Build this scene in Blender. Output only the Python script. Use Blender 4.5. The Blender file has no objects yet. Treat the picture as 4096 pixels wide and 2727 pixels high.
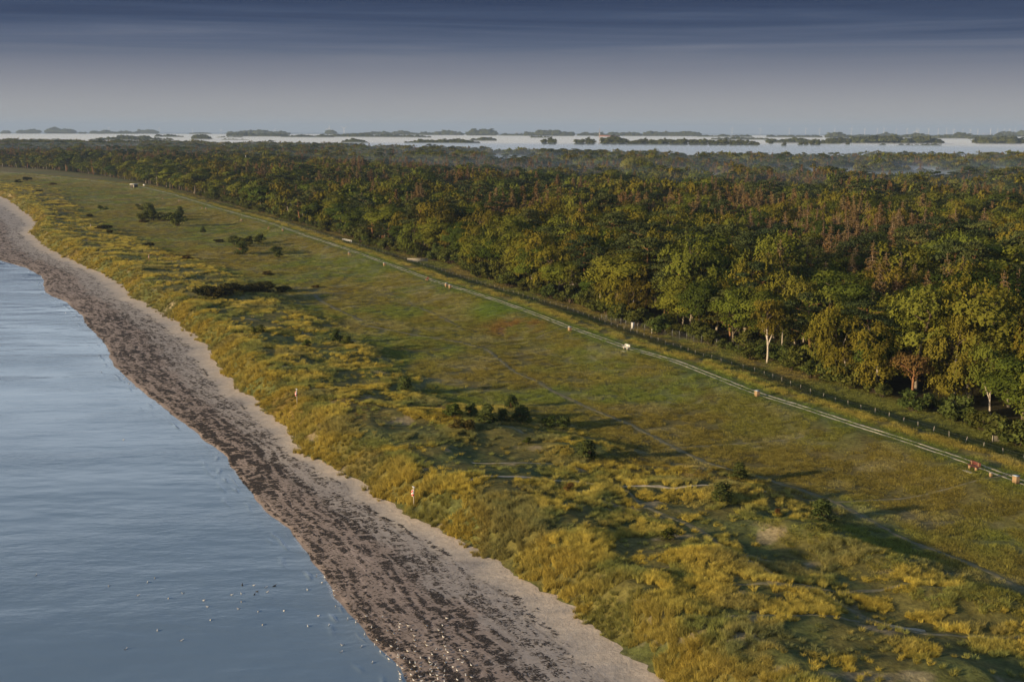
import bpy, math, random
import numpy as np
from mathutils import Vector, Matrix

# ------------------------------------------------------------------ camera, sky, sun, exposure
scene = bpy.context.scene
COL = scene.collection
R_EARTH = 7.43e6            # earth radius with refraction, for the drop of far ground and sea
CAM_Z = 47.0
cam_d = bpy.data.cameras.new("camera"); cam_d.sensor_width = 36.0; cam_d.lens = 42.0
cam_d.clip_start = 1.0; cam_d.clip_end = 80000.0
cam = bpy.data.objects.new("camera", cam_d); COL.objects.link(cam)
PITCH = math.atan((1363.5 - 515.0) / (42.0 / 36.0 * 4096.0))
cam.matrix_world = (Matrix.Translation((0, 0, CAM_Z)) @ Matrix.Rotation(math.pi / 2 - PITCH, 4, 'X')
                    @ Matrix.Rotation(math.atan(0.0026), 4, 'Z'))
scene.camera = cam

SUN_ELEV = math.radians(11.0)
SUN_H = Vector((-0.90, -0.436))                 # horizontal direction towards the sun (over the sea, behind the camera)
SKY_STRENGTH = 0.10
world = bpy.data.worlds.new("World"); scene.world = world; world.use_nodes = True
wn = world.node_tree; wn.nodes.clear()
def wnode(t, **k):
    n = wn.nodes.new(t)
    for a, v in k.items(): setattr(n, a, v)
    return n
w_out = wnode('ShaderNodeOutputWorld'); w_bg = wnode('ShaderNodeBackground')
sky = wnode('ShaderNodeTexSky', sky_type='NISHITA', sun_disc=False)
sky.sun_elevation = SUN_ELEV
sky.sun_rotation = math.atan2(SUN_H.x, SUN_H.y)
sky.altitude = 50.0; sky.air_density = 1.0; sky.dust_density = 1.6; sky.ozone_density = 2.0
# a far stratus bank lies all round the horizon, hazy and pale at its foot, with streaked dark layers above
geo = wnode('ShaderNodeTexCoord'); sep = wnode('ShaderNodeSeparateXYZ')
wn.links.new(geo.outputs['Generated'], sep.inputs[0])
stretch = wnode('ShaderNodeMapping'); stretch.inputs['Scale'].default_value = (2.2, 2.2, 85.0)
wn.links.new(geo.outputs['Generated'], stretch.inputs[0])
nz = wnode('ShaderNodeTexNoise'); nz.inputs['Scale'].default_value = 1.0; nz.inputs['Detail'].default_value = 6.0; nz.inputs['Roughness'].default_value = 0.6
nz.inputs['Distortion'].default_value = 0.6
wn.links.new(stretch.outputs[0], nz.inputs['Vector'])
sub = wnode('ShaderNodeMath', operation='SUBTRACT'); sub.inputs[1].default_value = 0.5
wn.links.new(nz.outputs['Fac'], sub.inputs[0])
env = wnode('ShaderNodeMapRange'); env.inputs['From Min'].default_value = 0.045; env.inputs['From Max'].default_value = 0.085
env.inputs['To Min'].default_value = 0.0; env.inputs['To Max'].default_value = 0.075
wn.links.new(sep.outputs['Z'], env.inputs['Value'])
mad = wnode('ShaderNodeMath', operation='MULTIPLY_ADD')
wn.links.new(sub.outputs[0], mad.inputs[0]); wn.links.new(env.outputs[0], mad.inputs[1]); wn.links.new(sep.outputs['Z'], mad.inputs[2])
sc = wnode('ShaderNodeMath', operation='MULTIPLY'); sc.inputs[1].default_value = 2.5
wn.links.new(mad.outputs[0], sc.inputs[0])
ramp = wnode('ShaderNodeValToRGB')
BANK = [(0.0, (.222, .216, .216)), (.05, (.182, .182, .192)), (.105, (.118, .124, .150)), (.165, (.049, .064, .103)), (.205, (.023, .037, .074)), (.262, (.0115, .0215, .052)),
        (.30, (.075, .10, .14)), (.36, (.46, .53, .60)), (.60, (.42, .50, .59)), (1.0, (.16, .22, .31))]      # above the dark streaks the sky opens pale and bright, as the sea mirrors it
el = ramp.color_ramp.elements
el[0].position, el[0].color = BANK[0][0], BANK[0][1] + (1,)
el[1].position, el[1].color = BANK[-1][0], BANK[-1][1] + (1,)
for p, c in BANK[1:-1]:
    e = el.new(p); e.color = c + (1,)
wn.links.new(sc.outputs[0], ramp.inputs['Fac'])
skym = wnode('ShaderNodeMix', data_type='RGBA', blend_type='MULTIPLY'); skym.inputs[0].default_value = 1.0
wn.links.new(sky.outputs[0], skym.inputs[6]); skym.inputs[7].default_value = (SKY_STRENGTH,) * 3 + (1,)
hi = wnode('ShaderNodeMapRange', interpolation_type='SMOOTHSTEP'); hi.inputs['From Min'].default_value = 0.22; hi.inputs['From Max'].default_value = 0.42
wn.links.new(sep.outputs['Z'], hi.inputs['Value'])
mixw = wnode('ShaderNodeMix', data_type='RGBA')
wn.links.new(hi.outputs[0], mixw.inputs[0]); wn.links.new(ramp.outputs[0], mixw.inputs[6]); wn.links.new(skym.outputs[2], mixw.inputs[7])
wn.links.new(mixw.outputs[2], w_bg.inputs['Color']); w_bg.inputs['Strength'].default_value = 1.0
wn.links.new(w_bg.outputs[0], w_out.inputs['Surface'])

sun_d = bpy.data.lights.new("sun", 'SUN'); sun_d.energy = 5.0; sun_d.angle = math.radians(2.5); sun_d.color = (1.0, 0.75, 0.43)
sun = bpy.data.objects.new("sun", sun_d); COL.objects.link(sun)
sun_dir = Vector((SUN_H.x * math.cos(SUN_ELEV), SUN_H.y * math.cos(SUN_ELEV), math.sin(SUN_ELEV)))
sun.rotation_euler = (-sun_dir).to_track_quat('-Z', 'Y').to_euler()

scene.view_settings.view_transform = 'Standard'; scene.view_settings.look = 'None'
scene.view_settings.exposure = 0.85; scene.view_settings.gamma = 1.0
scene.render.engine = 'CYCLES'
cy = scene.cycles
cy.max_bounces = 6; cy.diffuse_bounces = 2; cy.glossy_bounces = 2; cy.transmission_bounces = 3; cy.volume_bounces = 2; cy.transparent_max_bounces = 6
cy.use_denoising = True; cy.sample_clamp_indirect = 4.0; cy.caustics_reflective = False; cy.caustics_refractive = False
HAZE_DENSITY = 6.5e-5
FOG_DENSITY = 0.0065

# ------------------------------------------------------------------ surveyed lines and spots (metres; x to the right, y away)
L_water = [(-9.2,96.4),(-10.6,99.7),(-12.4,103.3),(-15.1,109.2),(-17.7,115.2),(-20.2,121.3),(-22.1,125.8),(-24.5,131.5),(-27.8,138.4),(-31.3,145.2),(-34.6,151.7),(-36.9,156.7),(-38.4,160.9),(-41.5,167.6),(-46.2,176.1),(-51.3,185.6),(-56.5,194.4),(-62.3,204.2),(-68.6,214.9),(-74.6,224.7),(-79.7,235.4),(-87.9,254.7),(-95.4,271.2),(-103.4,286.8),(-113.0,307.8),(-122.2,323.6),(-132.0,338.4),(-137.8,348.7),(-144.0,365.7),(-151.4,382.2),(-165.1,404.1),(-183.7,427.2)]
L_foot = [(12.7,93.0),(11.8,94.9),(10.6,98.8),(9.5,101.5),(8.3,103.9),(6.6,106.4),(6.3,109.0),(3.7,112.9),(2.0,115.2),(0.3,118.8),(-0.9,121.4),(-2.3,123.4),(-4.8,126.9),(-7.4,130.5),(-9.8,133.6),(-12.9,136.8),(-14.6,141.0),(-16.9,144.6),(-20.4,151.2),(-24.0,156.3),(-28.7,162.9),(-31.1,170.0),(-34.7,179.1),(-39.1,187.6),(-43.2,197.0),(-50.1,211.0),(-55.8,225.0),(-64.1,248.2),(-72.0,264.6),(-82.0,286.5),(-92.6,304.4),(-102.1,320.5),(-114.4,347.8),(-125.2,368.7),(-141.1,394.8),(-159.9,426.3),(-178.2,457.9),(-202.4,504.5),(-211.8,525.8),(-227.7,574.0),(-246.6,616.4),(-272.1,665.7),(-321.5,767.6),(-341.6,802.0)]
L_duneback = [(48.0,106.0),(46.2,109.2),(37.6,120.0),(34.8,126.9),(31.5,143.1),(28.5,150.7),(18.5,152.8),(9.6,168.7),(1.5,182.0),(-13.6,194.4),(-25.1,220.1),(-31.9,247.9),(-52.1,290.5),(-79.2,350.1),(-95.0,383.6),(-120.3,424.2),(-171.6,514.3),(-223.8,618.6),(-335.1,885.4),(-422.6,994.3)]
L_path = [(63.6,143.2),(59.7,153.8),(56.1,162.3),(50.7,173.3),(46.0,183.4),(40.6,193.8),(36.2,206.3),(31.3,220.6),(22.9,236.0),(12.7,260.6),(2.4,287.0),(-8.9,313.1),(-22.1,340.1),(-38.6,380.8),(-59.2,430.6),(-84.8,488.8),(-100.8,526.5),(-118.9,567.7),(-160.4,653.8),(-220.7,785.5),(-271.3,886.7),(-353.2,1001.6),(-425.9,1096.5),(-503.6,1186.9)]
L_posts = [(69.6,157.2),(65.6,164.4),(57.0,185.6),(50.8,200.0),(45.8,217.4),(39.3,229.3),(34.5,243.5),(22.5,274.5),(14.5,297.1),(2.7,322.7),(-9.9,351.0),(-24.9,384.6),(-43.0,425.1)]
L_forest = [(74.3,168.2),(72.9,173.2),(69.9,182.7),(65.8,193.3),(60.8,208.8),(56.8,214.5),(52.4,226.8),(47.0,243.0),(42.9,250.7),(31.9,267.6),(25.3,283.4),(19.4,304.9),(12.0,317.0),(-3.5,354.0),(-18.6,400.5),(-30.3,421.3),(-44.9,444.3),(-69.8,508.7),(-98.3,567.3),(-137.6,657.8),(-185.9,758.4),(-236.4,863.8),(-330.9,1045.3),(-421.5,1196.4),(-514.2,1325.0),(-594.5,1402.2)]
BINS= [(62.5,142.8),(40.2,191.3),(12.5,254.8),(-18.2,328.1),(-17.0,324.9),(-40.7,378.9),(-56.5,412.7),(-97.6,508.4),(-129.1,570.7),(-166.0,649.9),(-200.4,721.9)]
BENCH= [(59.7,149.0),(-24.4,341.8),(-106.9,524.5),(-170.0,657.2),(-221.1,759.3)]
WHITE_BENCH=[(22.8,233.7)]
LIFE=[(-11.8,138.6),(-34.1,185.0),(-116.1,380.8),(-181.3,514.5)]
SWIM=[(-50.7,121.1),(-41.9,118.1),(-38.2,119.1),(-37.8,120.4),(-38.1,115.6),(-34.8,114.8),(-33.7,116.2),(-31.1,114.3),(-30.3,112.7),(-28.6,115.8),(-27.7,116.1),(-26.9,118.4),(-25.5,117.8),(-25.1,116.6),(-27.2,114.0),(-27.1,112.2),(-25.0,111.5),(-29.2,109.4),(-23.9,108.3),(-22.5,111.7),(-21.1,117.2),(-18.9,110.5),(-19.5,108.0),(-17.5,108.2),(-33.6,106.9),(-30.7,104.7),(-35.3,102.8),(-80.2,228.7),(-59.4,177.3),(-115.1,304.5),(-15.6,103.8),(-13.8,103.4),(-15.5,102.3),(-12.4,100.1)]
DUCK=[(-28.1,118.4),(-24.7,118.2),(-26.2,116.7),(-26.3,115.9)]
SHOREG=[(-15.9,109.6),(-15.0,109.2),(-15.0,108.8),(-14.1,109.8),(-12.5,109.3),(-13.3,107.3),(-13.8,106.0),(-10.6,107.5),(-9.8,107.0),(-10.6,106.8),(-10.6,106.2),(-11.7,106.2),(-11.0,105.5),(-9.4,106.0),(-9.0,104.7),(-12.5,104.5),(-12.6,103.7),(-10.6,103.7),(-8.9,103.8),(-11.0,103.0),(-10.4,102.4),(-8.7,102.6),(-7.9,103.5),(-7.7,102.6),(-11.9,102.2),(-11.3,101.4),(-11.0,100.7),(-10.2,101.2),(-10.2,100.8),(-9.4,101.8),(-8.7,101.6),(-9.6,100.4),(-6.8,101.7),(-6.0,102.2),(-5.9,101.5),(-5.7,101.0),(-7.1,100.8),(-6.0,100.4),(-5.7,99.8),(-6.8,105.6),(-6.4,105.1),(-6.3,104.1),(-8.0,106.7),(-6.5,106.6),(-6.2,108.1),(-3.9,100.9),(-4.6,101.2),(-4.3,100.1),(-4.7,99.5),(-4.3,98.8),(-5.8,99.0),(-7.2,99.3),(-8.1,100.3),(-7.3,100.1),(-9.0,99.6),(-8.5,99.4),(-8.5,98.8),(-8.0,98.6),(-8.8,98.3),(-10.1,99.4),(-9.6,98.8),(-9.8,98.2),(-9.7,97.7),(-9.6,97.1),(-9.6,96.7),(-8.3,97.8),(-7.1,98.0),(-7.1,98.8),(-6.7,98.6),(-6.4,98.1),(-6.9,97.5),(-7.0,97.0),(-8.7,97.3),(-8.4,96.3),(-7.9,96.8),(-7.7,96.0),(-6.4,96.8),(-5.8,96.6),(-5.8,97.4),(-5.1,98.1),(-4.7,97.4),(-3.5,98.2),(-3.9,96.4),(-3.4,96.0),(-4.6,95.7),(-5.7,95.6),(-6.3,96.1),(-6.7,95.6),(-19.8,120.5),(-18.3,116.7),(-18.0,115.5),(-17.5,112.8),(-20.8,121.1),(-19.9,119.1),(-73.8,222.6),(-71.4,218.0),(-70.1,216.2),(-68.8,213.9),(-65.0,208.4)]
SHRUB=[('young_pine',29.0,147.1,2.25),('young_pine',24.8,135.6,2.86),('young_pine',35.7,131.7,2.78),('young_pine',10.2,155.6,2.95),('young_pine',0.0,188.2,2.40),('young_pine',-18.3,197.8,2.88),('leafy',-8.7,174.1,2.66),('young_pine',-6.2,176.7,2.44),('young_pine',-3.7,170.7,3.23),('young_pine',-1.2,172.7,2.51),('young_pine',1.3,174.0,3.04),('young_pine',2.0,180.2,1.84),('leafy',6.0,173.9,2.15),('young_pine',7.8,173.9,2.15),('dark',-7.1,166.2,2.06),('brown',6.9,138.8,1.72),('leafy',17.1,122.5,1.61),('young_pine',-36.5,245.3,2.50),('leafy',-33.2,237.3,2.07),('leafy',-53.5,248.6,2.17),('leafy',-41.0,234.1,1.70),('dark',-78.0,299.9,2.84),('dark',-74.7,299.8,2.84),('dark',-72.6,305.2,2.67),('dark',-70.3,309.9,2.93),('dark',-67.9,314.7,2.98),('dark',-68.6,326.7,2.85),('dark',-63.5,328.4,2.15),('dark',-75.0,364.5,1.86),('leafy',-85.1,427.9,3.43),('leafy',-81.9,417.5,2.43),('young_pine',-97.2,428.2,4.68),('leafy',-100.0,455.5,4.31),('leafy',-107.0,460.9,4.03),('leafy',-99.2,469.6,3.76),('dark',-115.4,470.0,2.05),('young_pine',-134.2,518.4,2.45),('leafy',-179.6,583.9,4.68),('leafy',-175.3,583.7,5.52),('leafy',-170.6,583.6,5.10),('leafy',-168.3,589.1,4.29),('young_pine',-182.1,598.1,7.40),('leafy',-154.1,551.6,6.83),('leafy',-202.6,656.1,4.78),('young_pine',-174.3,628.3,4.12),('dark',-136.3,446.5,2.28),('dark',-110.3,404.3,2.06),('dark',-178.4,526.4,2.68),('dark',-177.9,517.5,3.01),('dark',-213.5,605.1,2.20),('leafy',-228.4,664.1,2.42),('leafy',-224.3,660.4,2.40),('dark',-168.8,500.4,1.82),('dark',-414.3,1027.5,4.49),('dark',-322.9,821.3,2.69),('dark',-405.1,986.8,3.59),('dark',-361.7,947.3,2.76),('dark',-175.4,570.2,2.49),('leafy',2.2,161.7,1.18),('brown',30.7,132.0,1.25),('dark',-56.0,337.5,1.23)]
HERO=[('birch',76.6,184.7,10.1),('birch',51.0,229.0,11.3),('birch',52.9,231.2,10.9),('birch',15.4,315.3,6.3),('birch',21.6,295.2,6.4),('pine',29.4,308.6,11.2),('birch',59.1,213.7,12.1),('birch',56.0,217.6,11.1),('bare',66.2,193.3,7.7),('birch',71.7,191.7,14.6),('oak',0.4,348.9,5.7),('oak',63.6,205.1,9.0),('oak',40.0,256.1,12.1),('oak',45.7,245.5,11.6),('birch',31.2,280.0,9.2),('willowy',12.3,325.4,14.2)]
WOODS=[(-4113,9747,-4030,9699,18),(-4053,9909,-3822,9772,24),(-3642,9477,-3386,9334,31),(-3469,9698,-3404,9660,12),(-3241,9253,-2801,9013,19),(-3170,10224,-2963,10096,24),(-2341,8769,-2171,8681,14),(-1886,8024,-1448,7819,23),(-1437,6057,-1117,5947,15),(-1520,4656,-1395,4624,14),(-1165,4418,-1109,4405,14),(-1041,4319,-943,4295,7),(-1101,5942,-390,5705,13),(-1305,8515,-1242,8482,20),(-1018,8103,-494,7854,19),(-500,7857,-322,7774,21),(-279,7518,-102,7440,29),(-81,7431,71,7365,15),(79,7146,355,7031,26),(403,7446,780,7281,18),(793,7276,1104,7143,24),(1044,6752,1311,6647,12),(814,4899,1025,4841,11),(789,3724,935,3693,14),(864,3403,913,3394,12),(1399,6613,1539,6559,14),(1539,6559,1667,6510,12),(1605,6180,1688,6150,21),(1688,6150,1796,6112,13),(2221,7370,2314,7330,19),(2014,6380,2217,6305,17),(965,3633,1270,3572,19),(2103,6004,2455,5884,20),(3137,7782,3266,7722,33),(1382,3602,1514,3576,20),(978,3048,1078,3031,8)]
POPLAR=[(74,2792,22.4),(85,2791,23.4),(96,2789,21.3),(150,2781,21.3),(160,2779,22.3),(171,2777,23.3),(183,2776,21.2),(209,2772,25.2),(217,2770,26.2),(226,2769,27.2),(234,2768,27.2),(243,2766,26.2),(252,2765,24.2),(262,2764,19.1),(271,2762,18.1),(281,2761,20.1),(293,2759,23.1),(304,2757,22.1),(315,2755,21.1),(326,2754,20.0),(337,2752,23.0),(349,2750,22.0),(360,2749,21.0),(371,2747,20.0),(382,2745,23.0),(393,2744,22.0),(404,2742,21.0),(415,2740,19.9),(426,2739,22.9),(437,2737,21.9),(448,2735,20.9),(460,2734,19.9),(471,2732,22.9),(482,2730,21.9),(493,2729,20.9),(503,2727,19.8),(514,2725,22.8),(528,2723,19.8),(540,2721,18.8),(549,2720,16.8),(662,3102,18.1),(596,2656,16.4),(659,2763,16.1),(669,2761,17.1),(684,2759,21.1),(694,2757,20.1),(832,2999,15.3),(895,2918,12.7),(908,2986,10.9)]
TURB_ON=[(-5576,16767,63),(-4516,15511,51),(-3922,14862,43),(-3009,12518,41),(-2350,11984,39),(-1444,9545,52),(-1316,9470,52),(2499,7507,44)]
TURB_OFF=[2896, 3266, 3651, 3866, 4053, 4249, 4469, 4645, 4810, 4899, 5061, 5205, 5354, 5487, 5614, 5728, 5820, 5939, 6037, 6136, 6305, 6398, 6482, 6559, 6625]
TRAIL_DATA=[([(-54.5,325.0),(-50.6,311.3),(-41.4,290.6),(-34.9,276.9)],0.80),([(-34.9,272.4),(-20.6,256.8),(-10.9,250.1),(-5.2,242.2),(-2.4,230.2),(1.0,217.3),(4.8,209.4),(8.3,198.6),(13.4,187.2),(18.2,178.4),(22.6,166.6),(26.1,157.3),(30.0,152.6),(33.6,148.0),(36.6,144.1),(39.7,139.6),(41.2,133.7),(44.0,125.4),(47.0,120.5),(49.3,114.8),(50.4,111.9),(51.7,108.5)],0.90),([(-5.2,140.9),(1.2,143.5),(8.2,143.1),(13.5,141.6),(17.1,140.3),(22.4,140.6),(27.8,140.9),(33.0,140.4),(39.7,139.6),(48.3,141.7),(55.4,143.4),(61.7,145.6),(64.2,147.1)],0.45),([(13.8,139.8),(15.3,133.9),(18.7,129.2),(21.1,125.6),(22.7,118.8),(25.3,113.8),(27.2,108.7),(29.8,107.6),(32.0,101.0),(33.6,98.7),(36.7,97.7),(44.6,98.1)],0.50),([(15.1,100.2),(20.2,100.3),(25.2,100.1),(31.0,100.1)],0.35),([(19.5,108.0),(29.8,107.4),(38.7,109.4)],0.35),([(-5.2,245.8),(2.1,248.8),(12.8,260.8)],0.35),([(-18.2,335.2),(-26.1,328.0),(-35.4,324.6),(-45.0,324.8),(-55.1,328.6)],0.60),([(23.0,164.7),(28.9,166.6),(36.1,168.2),(42.6,168.9)],0.30),([(-5.3,150.3),(4.1,152.2),(12.7,151.8),(19.7,152.7)],0.35),([(-29.8,309.3),(-24.1,301.4),(-17.6,285.3),(-11.6,268.3)],0.50)]

# ------------------------------------------------------------------ helpers
rng = np.random.default_rng(7)
random.seed(7)
def _hash(ix, iy, s):
    n = (ix.astype(np.int64) * 374761393 + iy.astype(np.int64) * 668265263 + s * 974711) & 0xFFFFFFFF
    n = ((n ^ (n >> 13)) * 1274126177) & 0xFFFFFFFF
    return ((n ^ (n >> 16)) & 0xFFFF) / 65535.0
def vnoise(x, y, s=0):
    x = np.asarray(x, float); y = np.asarray(y, float)
    ix = np.floor(x); iy = np.floor(y); fx = x - ix; fy = y - iy
    fx = fx * fx * fx * (fx * (fx * 6 - 15) + 10); fy = fy * fy * fy * (fy * (fy * 6 - 15) + 10)
    a = _hash(ix, iy, s); b = _hash(ix + 1, iy, s); c = _hash(ix, iy + 1, s); d = _hash(ix + 1, iy + 1, s)
    return a + (b - a) * fx + (c - a) * fy + (a - b - c + d) * fx * fy
def fbm(x, y, s=0, o=4):
    t = 0; a = .5; n = 0
    for i in range(o):
        t = t + a * vnoise(x * 2 ** i + 17.3 * i, y * 2 ** i - 9.1 * i, s + i); n += a; a *= .5
    return t / n
def sstep(a, b, v):
    t = np.clip((np.asarray(v, float) - a) / (b - a), 0, 1); return t * t * (3 - 2 * t)
def line_x(pts, near_slope, far_slope):
    p = np.array(sorted(pts, key=lambda q: q[1]))
    def f(y):
        y = np.asarray(y, float)
        v = np.interp(y, p[:, 1], p[:, 0])
        v = np.where(y < p[0, 1], p[0, 0] + (y - p[0, 1]) * near_slope, v)
        return np.where(y > p[-1, 1], p[-1, 0] + (y - p[-1, 1]) * far_slope, v)
    return f
L_water += [(-201, 455), (-219, 492), (-239, 538), (-262, 575), (-292, 630), (-330, 700), (-380, 790)]
_xw = line_x(L_water, -.43, -.55); _xf = line_x(L_foot, -.48, -.65)
_xd = line_x(L_duneback, -.5, -.85); _xp = line_x(L_path, -.37, -.88); _xo = line_x(L_forest, -.3, -1.0)
def xw(y): return _xw(y) + (fbm(np.asarray(y) / 9., 3.3, 51, 3) - .5) * 1.6 + (vnoise(np.asarray(y) / 2.2, 9.1, 52) - .5) * .35
def xf(y): return _xf(y) + (fbm(np.asarray(y) / 5., 1.3, 41, 3) - .5) * 2.6 + (fbm(np.asarray(y) / 1.1, 7.7, 45, 2) - .5) * 1.5
def xd(y): return np.minimum(_xd(y) + (fbm(np.asarray(y) / 22., 5.3, 31, 3) - .5) * 8, _xp(y) - 14)
xp, xo = _xp, _xo
def drop(x, y): return (x * x + y * y) / (2 * R_EARTH)
# dune hummocks of their own: x, y, radius along x, radius along y, height
HUMMOCKS = [(31.5, 126, 5.5, 3.2, 2.0), (35.0, 121, 4.0, 3.0, 1.5), (39.5, 116.2, 5.0, 2.8, 1.7), (42.5, 107, 5.0, 3.0, 2.0), (47.5, 104, 5, 3, 2.0),
            (20.0, 115.5, 5.0, 3.2, 1.6), (26.0, 108.0, 4.5, 2.6, 1.5), (19.5, 141.5, 6.0, 2.6, 1.4), (27, 139.5, 5, 2.2, 1.4), (12.5, 149, 5, 2.6, 1.4),
            (-2, 168, 7, 4, 1.5), (-14, 176, 7, 4, 1.6), (8.0, 160, 5, 3, 1.3), (1.0, 186, 6, 3.5, 1.0), (-30, 232, 6, 6, 1.5), (-72, 305, 8, 7, 2.0), (-56, 275, 7, 6, 1.2), (29, 98, 6, 3, 1.2), (36, 90, 6, 3, 1.2)]
def zfun(x, y, curve=True):
    x = np.asarray(x, float); y = np.asarray(y, float)
    a, b, c, d, e = xw(y), xf(y), xd(y), xp(y), xo(y)
    t = np.clip((x - a) / (b - a), 0, 1)
    beach = 1.45 * t ** .85 + .10 * np.sin(t * 9) * t * (1 - t) + .05 * sstep(0, .04, t)
    z = np.where(x < a, np.maximum(-.05 * (a - x), -2.5), beach)
    s = x - b; wd = np.maximum(c - b, 6)
    hum = 2.3 * (1 - np.abs(2 * fbm(x / 15, y / 17, 11, 3) - 1)) - 1.25 + 1.3 * (fbm(x / 5.2, y / 5.2, 21, 3) - .5)
    env = sstep(3, 12, s) * (1 - sstep(-7, 5, x - c))
    base = 1.45 + 2.9 * sstep(-.4, 5.5, s) + (fbm(x / 6, y / 6, 61, 3) - .5) * 1.3 * sstep(0, 3, s) * (1 - sstep(5, 14, s))
    base = base + (3.2 - base) * sstep(.22, .75, s / wd)
    meadow = 2.35 + .5 * (fbm(x / 28, y / 28, 71, 3) - .5)
    base = base + (meadow - base) * sstep(-8, 6, x - c)
    bump = 0
    for hx, hy, rx, ry, hh in HUMMOCKS:
        q = ((x - hx) / rx) ** 2 + ((y - hy) / ry) ** 2
        bump = bump + hh * np.exp(-np.minimum(q, 30)) * (.8 + .4 * vnoise(x / 2, y / 2, 5))
    land = base + hum * env * .5 + bump * .62 * sstep(2, 8, s)
    k = x - d
    land = land + (3.9 - land) * sstep(-17, -2.0, k) * (1 - sstep(-.1, .1, k - 900))
    back = 3.9 + (1.9 - 3.9) * sstep(4.6, 17.0, k) + .35 * (fbm(x / 9, y / 9, 81, 2) - .5) * sstep(11, 15, k)
    land = np.where(k > 0, back, land)
    z = np.where(x > b, land, z)
    return z - (drop(x, y) if curve else 0)
def Z(x, y): return float(zfun(np.array([x]), np.array([y]))[0])

# ---- colour of what grows or lies on the ground
def mixc(c1, c2, t):
    t = np.asarray(t)[..., None]; return np.asarray(c1) * (1 - t) + np.asarray(c2) * t
def seg_dist(x, y, pts):
    best = np.full(np.shape(x), 1e9)
    for (x0, y0), (x1, y1) in zip(pts[:-1], pts[1:]):
        dx, dy = x1 - x0, y1 - y0
        t = np.clip(((x - x0) * dx + (y - y0) * dy) / (dx * dx + dy * dy), 0, 1)
        best = np.minimum(best, np.hypot(x - x0 - t * dx, y - y0 - t * dy))
    return best
def zones(x, y):
    s = x - xf(y); c = x - xd(y); k = x - xp(y); o = x - xo(y)
    dune = sstep(-.2, .6, s) * (1 - sstep(-5, 4, c + 6 * (fbm(x / 9, y / 9, 91, 3) - .5)))
    return s, c, k, o, dune
def ground_col(x, y):
    s, c, k, o, dune = zones(x, y)
    n1 = fbm(x / 14, y / 22, 101, 4); n2 = fbm(x / 30 + 5, y / 30, 111, 3); n3 = fbm(x / 3, y / 5, 121, 3); n4 = fbm(x / 6, y / 7, 131, 3)
    mead = mixc((.120, .107, .033), (.092, .107, .031), sstep(.40, .62, n1))
    mead = mixc(mead, (.112, .085, .028), sstep(.53, .68, n2) * .45)
    mead = mixc(mead, (.17, .155, .10), sstep(.56, .72, n4) * .4)
    mead = mixc(mead, (.070, .058, .020), sstep(.57, .75, n3) * .5)
    red = np.exp(-(((x - 1.5) / 7) ** 2 + ((y - 268) / 9) ** 2)) * sstep(.3, .6, n3)
    mead = mixc(mead, (.135, .066, .030), np.clip(red * 1.1, 0, .7))
    grn = np.exp(-(((x + 4) / 7) ** 2 + ((y - 290) / 12) ** 2))
    mead = mixc(mead, (.075, .115, .022), np.clip(grn, 0, .8))
    dn = mixc((.112, .100, .030), (.078, .088, .028), sstep(.4, .65, n4))
    dn = mixc(dn, (.135, .085, .020), sstep(.5, .65, n2) * .6)
    dn = mixc(dn, (.30, .24, .17), sstep(.70, .80, fbm(x / 4 + 3, y / 4, 141, 3)) * .5)
    col = mixc(mead, dn, dune)
    near = np.exp(-((k - .2) / 3.2) ** 2)
    col = mixc(col, (.070, .105, .024), near * .8)
    col = mixc(col, (.17, .135, .040), np.exp(-((k - 4.6) / 1.5) ** 2) * .8)
    bk = sstep(6, 10, k)
    bcol = mixc((.090, .096, .032), (.135, .105, .042), sstep(.45, .6, n1) * .8)
    col = mixc(col, bcol, bk)
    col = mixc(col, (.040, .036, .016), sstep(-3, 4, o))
    return np.clip(col, 0, 1)

# ---- materials
def mat(name, rough=.8, spec=.3):
    m = bpy.data.materials.new(name); m.use_nodes = True
    b = m.node_tree.nodes['Principled BSDF']; b.inputs['Roughness'].default_value = rough
    b.inputs['Specular IOR Level'].default_value = spec
    return m, m.node_tree, b
def nd(nt, t, **k):
    n = nt.nodes.new(t)
    for a, v in k.items(): setattr(n, a, v)
    return n
def noise(nt, scale, detail=4, rough=.6, vec=None):
    n = nd(nt, 'ShaderNodeTexNoise'); n.inputs['Scale'].default_value = scale; n.inputs['Detail'].default_value = detail; n.inputs['Roughness'].default_value = rough
    if vec is not None: nt.links.new(vec, n.inputs['Vector'])
    return n
def cmix(nt, fac, a, b, blend='MIX'):
    n = nd(nt, 'ShaderNodeMix', data_type='RGBA', blend_type=blend)
    for i, v in ((0, fac), (6, a), (7, b)):
        if hasattr(v, 'node'): nt.links.new(v, n.inputs[i])
        elif i == 0: n.inputs[0].default_value = v
        else: n.inputs[i].default_value = tuple(v) + ((1,) if len(v) == 3 else ())
    return n.outputs[2]
def mrange(nt, v, a, b, c=0., d=1.):
    n = nd(nt, 'ShaderNodeMapRange'); nt.links.new(v, n.inputs['Value'])
    for k, q in (('From Min', a), ('From Max', b), ('To Min', c), ('To Max', d)): n.inputs[k].default_value = q
    return n.outputs[0]
def bump(nt, bsdf, h, strength, dist):
    n = nd(nt, 'ShaderNodeBump'); n.inputs['Strength'].default_value = strength; n.inputs['Distance'].default_value = dist
    nt.links.new(h, n.inputs['Height']); nt.links.new(n.outputs[0], bsdf.inputs['Normal'])
def simple(name, col, rough=.7, var=.25, scale=6., metal=0.):
    m, nt, b = mat(name, rough)
    g = nd(nt, 'ShaderNodeTexCoord'); n = noise(nt, scale, 5, .65, g.outputs['Object'])
    lo = tuple(v * (1 - var) for v in col); up = tuple(min(1, v * (1 + var)) for v in col)
    nt.links.new(cmix(nt, n.outputs['Fac'], lo, up), b.inputs['Base Color']); b.inputs['Metallic'].default_value = metal
    return m
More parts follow.
